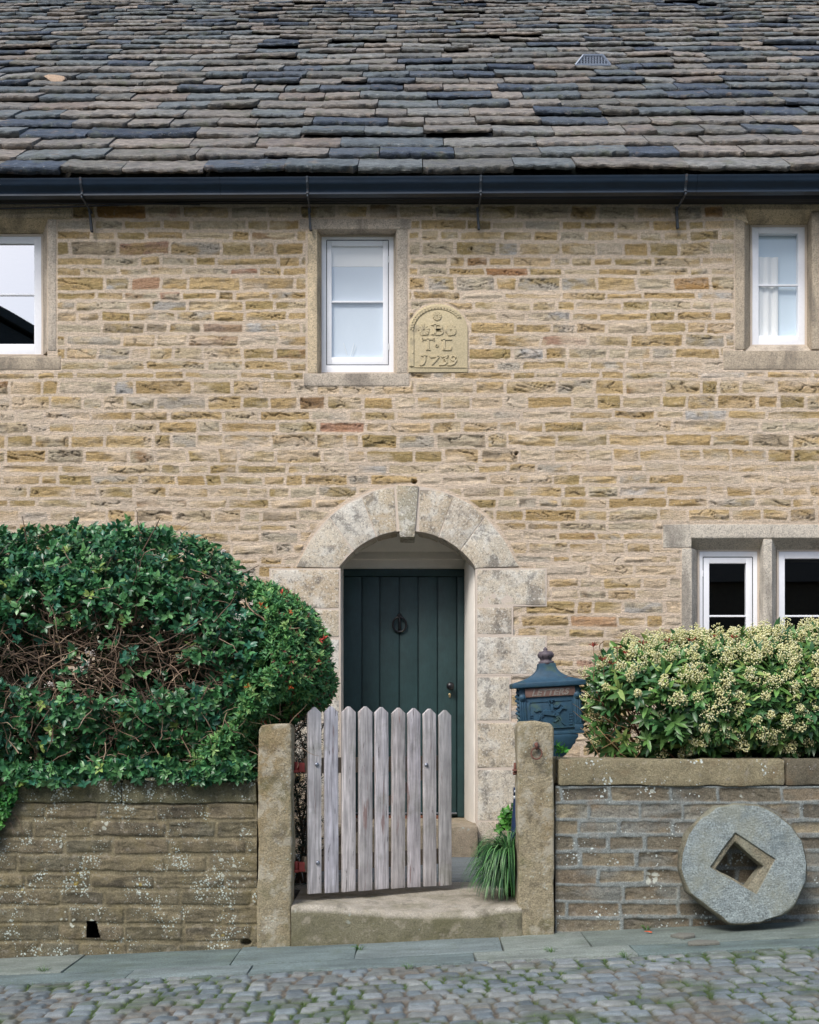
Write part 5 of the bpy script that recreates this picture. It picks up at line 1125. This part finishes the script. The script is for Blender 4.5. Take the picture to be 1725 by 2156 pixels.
# branches
tl = []; bc = [lin((136, 114, 96)), lin((108, 90, 76)), lin((158, 136, 116)), lin((96, 82, 72))]
for k in range(15):
    b0 = (random.uniform(-3.2, -.9), random.uniform(7.3, 8.0), .42); pts = wander(b0, (random.uniform(-.4, .4), random.uniform(-.25, .05), 1), random.uniform(1.1, 1.7), 9, .12)
    tl.append((pts, .022, .008, random.choice(bc)))
for k in range(120):
    vx_, vy_ = random.gauss(200, 170), random.gauss(1410, 75); Yk = random.uniform(7.12, 7.6)
    p = P(vx_, vy_, Yk); a_ = random.choice([random.gauss(.3, .35), random.gauss(2.7, .4), random.gauss(1.4, .5)]); tl.append((wander(p, (math.cos(a_), random.uniform(-.4, .3), math.sin(a_)), random.uniform(.3, .75), 8, .17, .02), random.uniform(.004, .009), .0025, random.choice(bc)))
for k in range(900):
    vx_, vy_ = random.uniform(-60, 480), random.gauss(1400, 95); Yk = random.uniform(7.03, 7.4)
    if k > 760: vy_ = random.gauss(1530, 40); vx_ = random.uniform(-40, 420)
    p = P(vx_, vy_, Yk); a_ = random.uniform(0, math.pi * 2); tl.append((wander(p, (math.cos(a_), random.uniform(-.6, .4), math.sin(a_) * .8 + .15), random.uniform(.12, .3), 6, .28), random.uniform(.0026, .0048), .0012, random.choice(bc)))
twigs(tl, 'branch', hedge, M['twig'])
# white flower heads
for vx_, vy_, sz in [(503, 1302, .038), (355, 1159, .018), (531, 1272, .02), (470, 1160, .012), (480, 1228, .012), (496, 1246, .013), (190, 1375, .03), (170, 1406, .02), (107, 1440, .022), (455, 1200, .012), (545, 1290, .01), (182, 1397, .015)]:
    Yk = 7.08 if vy_ > 1290 else 7.3
    fp = MB()
    for j in range(34):
        c = P(vx_, vy_, Yk) + Vector((random.gauss(0, sz * .5), random.gauss(0, sz * .3), random.gauss(0, sz * .35))); r_ = random.uniform(.0025, .005)
        fp.add([c + Vector((r_, 0, 0)), c + Vector((0, -r_, 0)), c + Vector((-r_, 0, 0)), c + Vector((0, r_, 0)), c + Vector((0, 0, r_)), c - Vector((0, 0, r_))], [(0, 1, 4), (1, 2, 4), (2, 3, 4), (3, 0, 4), (1, 0, 5), (2, 1, 5), (3, 2, 5), (0, 3, 5)], lin((238, 228, 222)))
    fp.build('flower_head', M['petal'], hedge, smooth=True)

pie = [(530, 1215), (572, 1232), (615, 1250), (655, 1280), (682, 1335), (698, 1402), (700, 1455), (676, 1492), (640, 1500), (612, 1520), (560, 1545), (545, 1600), (535, 1640), (430, 1642), (380, 1600), (410, 1540), (470, 1490), (500, 1420), (540, 1340)]
pb = thing('shrub', 'bright green small leaved shrub with orange red new tips between the hedge and the gate', 'shrub', (-1.1, 7.6, .42))
pos, nrm_ = bush_points(vp2(pie, 7.3), 8200, 6.88, 8.0, .4, skin=.28)
nzd = fbm(pos[:, 0] * 8, pos[:, 1] * 8, pos[:, 2] * 8, 9, 3); kp = nzd + rng.normal(0, .12, len(pos)) > -.22; pos, nrm_ = pos[kp], nrm_[kp]
d_ = unit(nrm_ + np.array([.0, -.15, .5]) + rng.normal(0, .4, pos.shape))
ppal = lina([(88, 142, 80), (72, 128, 76), (112, 160, 92), (62, 112, 72), (140, 170, 104)], .95)
tb_ = fbm(pos[:, 0] * 6, pos[:, 1] * 6, pos[:, 2] * 6, 61, 2) * .10 + rng.normal(0, .05, len(pos)); bl = (pos[:, 0] + tb_ > X(520, 7.3)) | (pos[:, 2] + tb_ < Z(1490, 7.3)); pos, d_, nrm_ = pos[bl], d_[bl], nrm_[bl]
p1 = rosettes(pos, d_, 7, .040, .015, ppal, [6, 6, 4, 4, 2], spread=(.5, 1.4), stem=.025, droop=.12)
sel = rng.choice(len(pos), 70, replace=False); sel2 = np.where(rng.random(len(pos)) < .16 * (pos[:, 0] > X(590, 7.3)))[0]
p2 = rosettes(pos[sel] + nrm_[sel] * .02, d_[sel], 6, .030, .010, lina([(214, 96, 52), (196, 72, 56), (206, 124, 60)]), [1, 1, 1], spread=(.2, 1.0))
p3 = rosettes(pos[sel2] + nrm_[sel2] * .02, d_[sel2], 4, .022, .006, lina([(130, 70, 62), (112, 62, 56)]), [1, 1], spread=(.1, .6))
v_, f_, c_ = join([p1, p2, p3]); link_mesh('foliage', np_mesh('foliage', v_, f_, c_), M['leafm'], pb)
tl = []
for k in range(14): tl.append((wander((random.uniform(-1.35, -.95), random.uniform(7.4, 7.75), .42), (random.uniform(-.2, .12), random.uniform(-.05, .1), 1), random.uniform(.6, 1.2), 8, .15), .014, .005, random.choice(bc)))
for k in range(120): tl.append((wander(P(random.uniform(430, 620), random.uniform(1500, 1620), random.uniform(7.02, 7.4)), (random.uniform(-1, 1), random.uniform(-.5, .2), random.uniform(-.3, 1)), .18, 5, .25), .003, .001, random.choice(bc)))
twigs(tl, 'branch', pb, M['twig'])
# orange tuft on the left coping edge and red tips low down
# dark feathery shrub between post and gate
ds_ = thing('shrub', 'dark feathery evergreen shrub in the gap behind the left gate post', 'shrub', (X(632, 7.9), 7.9, .2))
pos = np.stack([rng.uniform(X(560, 7.8), X(668, 7.8), 900), rng.uniform(7.5, 8.3, 900), rng.uniform(.22, 1.5, 900)], 1); 
v_, f_, c_ = rosettes(pos, unit(rng.normal(0, .6, pos.shape) + np.array([0, -.3, .5])), 8, .05, .006, lina([(30, 62, 54), (40, 76, 58), (26, 50, 50)], .8), [1, 1, 1], spread=(.3, 1.3))
link_mesh('foliage', np_mesh('foliage', v_, f_, c_), M['leafm'], ds_)
twigs([(wander((X(632, 7.9) + random.uniform(-.1, .1), 7.9, .2), (random.uniform(-.2, .2), random.uniform(-.2, .1), 1), 1.2, 8, .15), .01, .003, bc[1]) for _ in range(8)], 'branch', ds_, M['twig'])

# ivy at the left edge of the wall
iv = thing('ivy', 'patch of bright green ivy hanging down the left garden wall at the left edge', 'ivy', (X(0, 6.98), 6.98, Z(1760, 6.98)))
n = 420; tt = rng.random(n); ix = X(0, 6.96) - .22 + rng.random(n) * (.34 - .16 * tt) ; iz = Z(1655, 6.96) - tt * .34
pos = np.stack([ix, 6.985 - .05 * rng.random(n), iz], 1)
v_, f_, c_ = rosettes(pos, unit(np.array([0, -1, .1]) + rng.normal(0, .35, pos.shape)), 4, .03, .022, lina([(66, 132, 58), (48, 110, 56), (84, 146, 66)], .85), [1, 1, 1], spread=(.8, 1.5))
link_mesh('foliage', np_mesh('foliage', v_, f_, c_), M['leafm'], iv)
twigs([(wander((X(-20, 6.98) + random.uniform(-.08, .08), 6.985, Z(1650, 6.98)), (random.uniform(-.1, .3), 0, -1), .33, 7, .12), .003, .001, bc[1]) for _ in range(7)], 'branch', iv, M['twig'])

# ------------------------------------------------------------------ flowering shrub on the right (skimmia)
sk = [(1238, 1440), (1262, 1400), (1310, 1370), (1370, 1352), (1440, 1345), (1520, 1342), (1600, 1335), (1680, 1328), (1760, 1322), (1990, 1318), (1990, 1600), (1560, 1602), (1400, 1604), (1300, 1600), (1262, 1560), (1250, 1500)]
skb = thing('flowering_shrub', 'broad evergreen shrub covered in cream flower clusters above the right garden wall', 'shrub', (2.1, 7.6, .5))
skp = vp2(sk, 7.35)
pos, nrm_ = bush_points(skp, 3000, 6.97, 8.05, .34, skin=.3)
px_ = pos[:, 0] / pos[:, 1] * F + CX; py_ = HY - (pos[:, 2] - EZ) / pos[:, 1] * F
bare = np.clip(1.3 - (((px_ - 1345) / 95) ** 2 + ((py_ - 1520) / 75) ** 2), 0, 1)
kp = rng.random(len(pos)) > bare * .85; pos, nrm_ = pos[kp], nrm_[kp]
d_ = unit(nrm_ + np.array([0, -.15, .45]) + rng.normal(0, .38, pos.shape))
spal = lina([(82, 124, 66), (100, 140, 74), (62, 104, 60), (140, 164, 92), (54, 94, 58)], 1.0)
p1 = rosettes(pos, d_, 8, .094, .031, spal, [6, 5, 5, 1.6, 4], spread=(.55, 1.45), stem=.04, droop=.2, fold=.12)
v_, f_, c_ = p1; link_mesh('foliage', np_mesh('foliage', v_, f_, c_), M['leaf'], skb)
# flower panicles: clusters of tiny buds on rosette tips near the skin
fm_ = rng.random(len(pos)) < .30 + .34 * sst(1.55, 1.75, pos[:, 2])
fpz, fn = pos[fm_], d_[fm_]
ft = fpz + fn * .018
ico = np.array([[0, 0, 1], [.894, 0, .447], [.276, .851, .447], [-.724, .526, .447], [-.724, -.526, .447], [.276, -.851, .447], [0, 0, -1]]); ifa = np.array([[0, 1, 2], [0, 2, 3], [0, 3, 4], [0, 4, 5], [0, 5, 1], [1, 6, 2], [2, 6, 3], [3, 6, 4], [4, 6, 5], [5, 6, 1]])
nb_ = 80; n = len(ft); off = rng.normal(0, 1, (n, nb_, 3)); off = unit(off) * (rng.random((n, nb_, 1)) ** .33)
size = (.024 + .028 * rng.random((n, 1, 1))); off = off * size; el_ = (off * fn[:, None]).sum(-1, keepdims=True); off = off + fn[:, None] * el_ * .45
cen = (ft[:, None] + off + fn[:, None] * size * .6).reshape(-1, 3); rad_ = rng.uniform(.0048, .0074, len(cen))
V = (cen[:, None] + ico[None] * rad_[:, None, None]).reshape(-1, 3); F_ = (ifa[None] + (np.arange(len(cen)) * 7)[:, None, None]).reshape(-1, 3)
fcol = lina([(232, 230, 180), (238, 236, 200), (220, 220, 160), (232, 224, 170)])[rng.integers(0, 4, len(cen))] * (.85 + .25 * rng.random((len(cen), 1)))
link_mesh('flower_cluster', np_mesh('flower_cluster', V, F_, np.repeat(fcol, 7, 0)), M['petal'], skb)
tl = []; bcs = [lin((120, 88, 66)), lin((96, 66, 52)), lin((140, 116, 84))]
for a_, b_, r_ in [((1330, 1640), (1262, 1452), .009), ((1375, 1640), (1290, 1490), .012), ((1420, 1630), (1350, 1500), .011), ((1260, 1640), (1300, 1520), .006), ((1300, 1660), (1345, 1480), .007), ((1460, 1640), (1520, 1420), .012), ((1600, 1650), (1580, 1400), .012), ((1700, 1650), (1720, 1400), .012)]:
    Yb = 7.28; p, q_ = P(a_[0], a_[1], Yb + .2), P(b_[0], b_[1], Yb - .05); pts = [p.lerp(q_, t) + Vector((random.gauss(0, .012), random.gauss(0, .012), random.gauss(0, .012))) for t in np.linspace(0, 1, 8)]; tl.append((pts, r_, r_ * .5, bcs[0]))
for k in range(130):
    p = P(random.gauss(1345, 55), random.gauss(1520, 45), random.uniform(7.15, 7.6)); tl.append((wander(p, (random.uniform(-1, .6), random.uniform(-.3, .3), random.uniform(-.2, 1)), random.uniform(.12, .3), 6, .2), .003, .0012, random.choice(bcs)))
for k in range(16): tl.append((wander((random.uniform(1.2, 3.2), random.uniform(7.3, 7.8), .5), (random.uniform(-.2, .2), 0, 1), random.uniform(.8, 1.15), 7, .12), .013, .006, bcs[1]))
# reddish bare seed heads along the upper left
for vx_, vy_ in [(1250, 1362), (1300, 1368), (1322, 1380), (1355, 1358), (1408, 1353), (1455, 1352), (1290, 1400), (1500, 1345), (1268, 1392), (1545, 1345)]:
    top = P(vx_, vy_, 7.2); bt = top + Vector((random.uniform(-.01, .05), .05, -.2)); tl.append(([bt, bt.lerp(top, .5) + Vector((.005, 0, 0)), top], .0022, .0015, lin((150, 110, 96))))
    for j in range(13):
        a_ = random.uniform(0, 6.28); tl.append(([top, top + Vector((math.cos(a_) * .014, math.sin(a_) * .01, .012)), top + Vector((math.cos(a_) * random.uniform(.018, .032), math.sin(a_) * .02, random.uniform(.008, .03)))], .0012, .0026, lin((136, 62, 52))))
twigs(tl, 'branch', skb, M['twig'])

# ------------------------------------------------------------------ strap-leaved clump, blue lamp post, small plants
def blades(name_parent, c, n, L, wd, pal_, lean=(0, 0), up=.9, rad=.06, mat_='leafm', asym=0, drop=1.0):
    vs = []; fs = []; cs = []
    for i in range(n):
        a_ = rng.random() * 6.283; r_ = rad * math.sqrt(rng.random()); p = np.array([c[0] + r_ * math.cos(a_), c[1] + r_ * math.sin(a_), c[2]])
        ln = L * (.55 + .55 * rng.random()); oa = a_ + rng.normal(0, .4); out = .2 + .6 * rng.random()
        d = np.array([math.cos(oa) * out + lean[0], math.sin(oa) * out + lean[1], up * 1.3]); d /= np.linalg.norm(d); col = pal_[rng.integers(len(pal_))] * (.75 + .5 * rng.random()); k = 7; w_ = wd * (.7 + .5 * rng.random())
        sdv = np.cross(d, [0, 0, 1.]); sdv /= np.linalg.norm(sdv) + 1e-6; n0 = len(vs)
        for j in range(k + 1):
            t = j / k; ww = w_ * (1 - t ** 2.5) * (.6 + .8 * min(t * 3, 1)) / 1.4; vs += [p - sdv * ww / 2, p + sdv * ww / 2 + np.array([0, 0, .0008])]; cs += [col, col]
            p = p + d * ln / k; d = d + np.array([0, 0, -1.]) * (2.6 / k) * drop * (.4 + t); d /= np.linalg.norm(d)
            if p[1] < 7.2 and p[0] > .615 and c[0] > .5 and n > 300: p[0] = .615
            if p[2] < c[3]: p[2] = c[3] + rng.random() * .01
        for j in range(k): a2 = n0 + 2 * j; fs.append([a2, a2 + 1, a2 + 3, a2 + 2])
    return link_mesh('foliage', np_mesh('foliage', np.array(vs), np.array(fs), np.array(cs)), M[mat_], name_parent)
cx_, cz_ = X(1078, 7.28), .40
cg = thing('grass_clump', 'clump of long drooping green strap leaves on the step beside the right gate post', 'plant', (cx_, 7.28, .21))
gpal2 = lina([(52, 100, 52), (38, 84, 48), (84, 136, 76), (30, 70, 44), (110, 154, 98)], .8)
for zc_, n_, ox in ((.42, 420, .0), (.34, 380, -.02), (.27, 320, -.035)):
    blades(cg, (cx_ - .015 + ox, 7.25, zc_, .212), n_, .34, .009, gpal2, lean=(-.06, -.24), rad=.04, up=.9, drop=2.0)
tb = MB(); tb.lathe([(.05, .205), (.055, .22), (.05, .3), (.035, .36), (.01, .38)], (cx_ + .0, 7.34, 0), 14); tb.build('root_mound', M['soil'], cg, rough=.01, cell=.03, smooth=True)
lp_ = thing('garden_lamp', 'slim navy blue garden lamp post with pale lens half hidden behind the right gate post', 'garden lamp', (X(1086, 7.75), 7.75, .2))
mb = MB(); xb_ = X(1087, 7.75); mb.lathe([(.036, .2), (.034, Z(1752, 7.75)), (.018, Z(1684, 7.75)), (.0178, Z(1682, 7.75))], (xb_, 7.75, 0), 16); mb.lathe([(.018, Z(1675, 7.75)), (.018, Z(1660, 7.75)), (.014, Z(1658, 7.75))], (xb_, 7.75, 0), 16); mb.build('lamp_post', M['bluepost'], lp_, smooth=True)
mb = MB(); mb.lathe([(.0165, Z(1682, 7.75)), (.0165, Z(1675, 7.75))], (xb_, 7.75, 0), 16); mb.lathe([(.011, .012), (.009, .018), (.003, .02)], (xb_ - .004, 7.745, Z(1666, 7.75)), 12, None, 'y'); mb.build('lens', M['lens'], lp_, smooth=True)
fp_ = thing('small_plant', 'light green small plant against the house wall beside the lamp post', 'plant', (X(1075, 8.9), 8.9, .2))
n = 90; pos = np.stack([X(1076, 8.9) + rng.normal(0, .045, n), 8.9 + rng.normal(0, .04, n), .3 + .33 * rng.random(n)], 1)
v_, f_, c_ = rosettes(pos, unit(rng.normal(0, .5, pos.shape) + np.array([0, -.5, .6])), 4, .045, .032, lina([(86, 148, 60), (70, 128, 56)], .9), [1, 1], spread=(.6, 1.3)); link_mesh('foliage', np_mesh('foliage', v_, f_, c_), M['leafm'], fp_)
twigs([(wander((X(1076, 8.9), 8.9, .2), (random.uniform(-.3, .3), random.uniform(-.3, .1), 1), .4, 6, .1), .003, .001, lin((90, 110, 60))) for _ in range(9)], 'stem', fp_, M['twig'])
ks_ = MB(); kx0, kx1 = X(1059, 8.6), X(1090, 8.6); ks_.box((kx0, 8.6, .2), (kx1, 8.75, Z(1752, 8.6)), lin((140, 132, 116))); tag(ks_.build('stone_block', M['step'], None, bevel=.02, rough=.01, cell=.04), 'small upright stone block behind the strap leaved clump', 'stone block')
fe = thing('fern', 'small bright green fern sprouting between the mailbox and the right gate post', 'plant', (X(1172, 7.2), 7.2, 1.0))
n = 16; pos = np.stack([X(1178, 7.2) + rng.uniform(-.02, .03, n), 7.2 + rng.normal(0, .015, n), Z(1576, 7.2) + rng.normal(0, .014, n)], 1)
v_, f_, c_ = rosettes(pos, unit(rng.normal(0, .3, pos.shape) + np.array([.5, -.6, -.1])), 5, .034, .010, lina([(84, 160, 66), (62, 130, 60)], .9), [1, 1], spread=(.3, 1.2)); link_mesh('frond', np_mesh('frond', v_, f_, c_), M['leafm'], fe)
twigs([(wander((X(1170, 7.22), 7.22, 1.0), (.1, -.1, 1), .14, 5, .06), .003, .001, lin((70, 100, 56)))], 'stem', fe, M['twig'])
# small weeds in the joints of the pavement
wp = [('pair of grass sprigs in the pavement joint below the left of the step', 757, 2000), ('tiny green weed at the foot of the step near the right gate post', 1022, 1972), ('small weed in the joint of the flags below the right gate post', 1160, 2006), ('green sprig growing at the kerb edge left of the millstone', 1318, 2016), ('weed at the foot of the right garden wall left of the millstone', 1362, 1958), ('grass tuft at the kerb below the middle of the step', 862, 2040), ('dark weed at the foot of the left wall near the left gate post', 575, 1992), ('moss sprig in the flag joint at the far left', 92, 2046)]
for lb, vx_, vy_ in wp:
    Yk = 7.0
    for _ in range(6): zc = gz(X(vx_, Yk)); Yk = (EZ - zc) * F / (vy_ - HY)
    xk = X(vx_, Yk); wd_ = thing('weed', lb, 'weed', (xk, Yk, gz(xk)), 'weeds in the pavement joints')
    blades(wd_, (xk, Yk, gz(xk) - .004, gz(xk)), 34, .045, .003, lina([(70, 110, 50), (90, 124, 60)], .9), rad=.022, up=1.0)
# slate shards and a fallen leaf near the millstone
for lb, pts in [('pale flat stone shard on the pavement just left of the millstone', [(1412, 1969), (1430, 1964), (1462, 1965), (1464, 1970), (1440, 1974)]), ('long thin dark shard on the pavement below the millstone', [(1448, 1983), (1470, 1979), (1512, 1981), (1516, 1985), (1480, 1987), (1450, 1987)])]:
    mb = MB(); q = []
    for vx_, vy_ in pts:
        Yk = 6.8
        for _ in range(6): Yk = (EZ - gz(X(vx_, Yk)) - .012) * F / (vy_ - HY)
        q.append((X(vx_, Yk), Yk, gz(X(vx_, Yk)) + .014))
    mb.prism(q, (0, 0, -.014)); tag(mb.build('stone_shard', M['lichen_shard'], None, bevel=.002), lb, 'stone shard', 'shards by the millstone')
mb = MB(); Yk = 6.85; xk = X(1365, Yk); Yk = (EZ - gz(xk)) * F / (1966 - HY)
c = Vector((xk, Yk, gz(xk) + .008)); mb.prism([c + Vector(p) for p in [(-.022, .012, .004), (-.006, .016, 0), (.004, .006, .006), (.022, .0, .002), (.014, -.012, 0), (0, -.006, .004)]], (0, 0, -.0015)); tag(mb.build('fallen_leaf', M['leaf_flat'], None), 'small orange fallen leaf on the pavement below the right wall', 'leaf')

# ------------------------------------------------------------------ the houses across the street (seen only in the window panes)
op = thing('gabled_house', 'dark roofed gabled house across the street reflected in the upper left window', 'house', (-9.5, -9, gz(-9.5)))
mb = MB(); mb.prism([(-16, -7, -1.2), (-4.2, -7, -1.2), (-4.2, -7, 7.2), (-11, -7, 11.0), (-16, -7, 8.2)], (0, -8, 0)); mb.build('wall', M['farroof'], op)
mb = MB(); mb.prism([(-3.9, -6.8, 7.1), (-11, -6.8, 11.15), (-16.3, -6.8, 8.2), (-16.3, -6.8, 8.4), (-11, -6.8, 11.35), (-3.9, -6.8, 7.3)], (0, -8.4, 0)); mb.build('roof', M['farroof'], op)
op2 = thing('low_house', 'low dark stone house across the street reflected in the lower right window', 'house', (4, -9, gz(4)))
mb = MB(); mb.box((-3.5, -12, -1), (14, -7, 4.2)); mb.build('wall', M['render'], op2)
mb = MB(); mb.prism([(-3.8, -6.8, 4.15), (-3.8, -9.5, 6.4), (-3.8, -12.2, 4.15)], (18, 0, 0)); mb.build('roof', M['farroof'], op2)

bt = thing('bare_tree', 'bare leafless tree in front of the gabled house, faint in the upper left pane', 'tree', (-5.2, -6.0, gz(-5.2)))
tk = [(wander((-5.2, -6.0, gz(-5.2)), (.02, 0, 1), 4.2, 8, .03), .17, .10, lin((60, 52, 46)))]; top_ = tk[0][0][-1]
twigs(tk, 'trunk', bt, M['twig'])
cr2 = []
for k in range(26):
    st_ = tk[0][0][random.randint(5, 8)]; a_ = random.uniform(0, 6.28); ln_ = wander(st_, (math.cos(a_) * .6, math.sin(a_) * .6, 1.1), random.uniform(2, 4), 7, .14); cr2.append((ln_, .05, .012, lin((60, 52, 46))))
    for _ in range(7): q0 = ln_[random.randint(2, 7)]; cr2.append((wander(q0, (random.gauss(0, 1), random.gauss(0, 1), .8), random.uniform(.5, 1.3), 5, .2), .014, .004, lin((60, 52, 46))))
twigs(cr2, 'crown', bt, M['twig'])
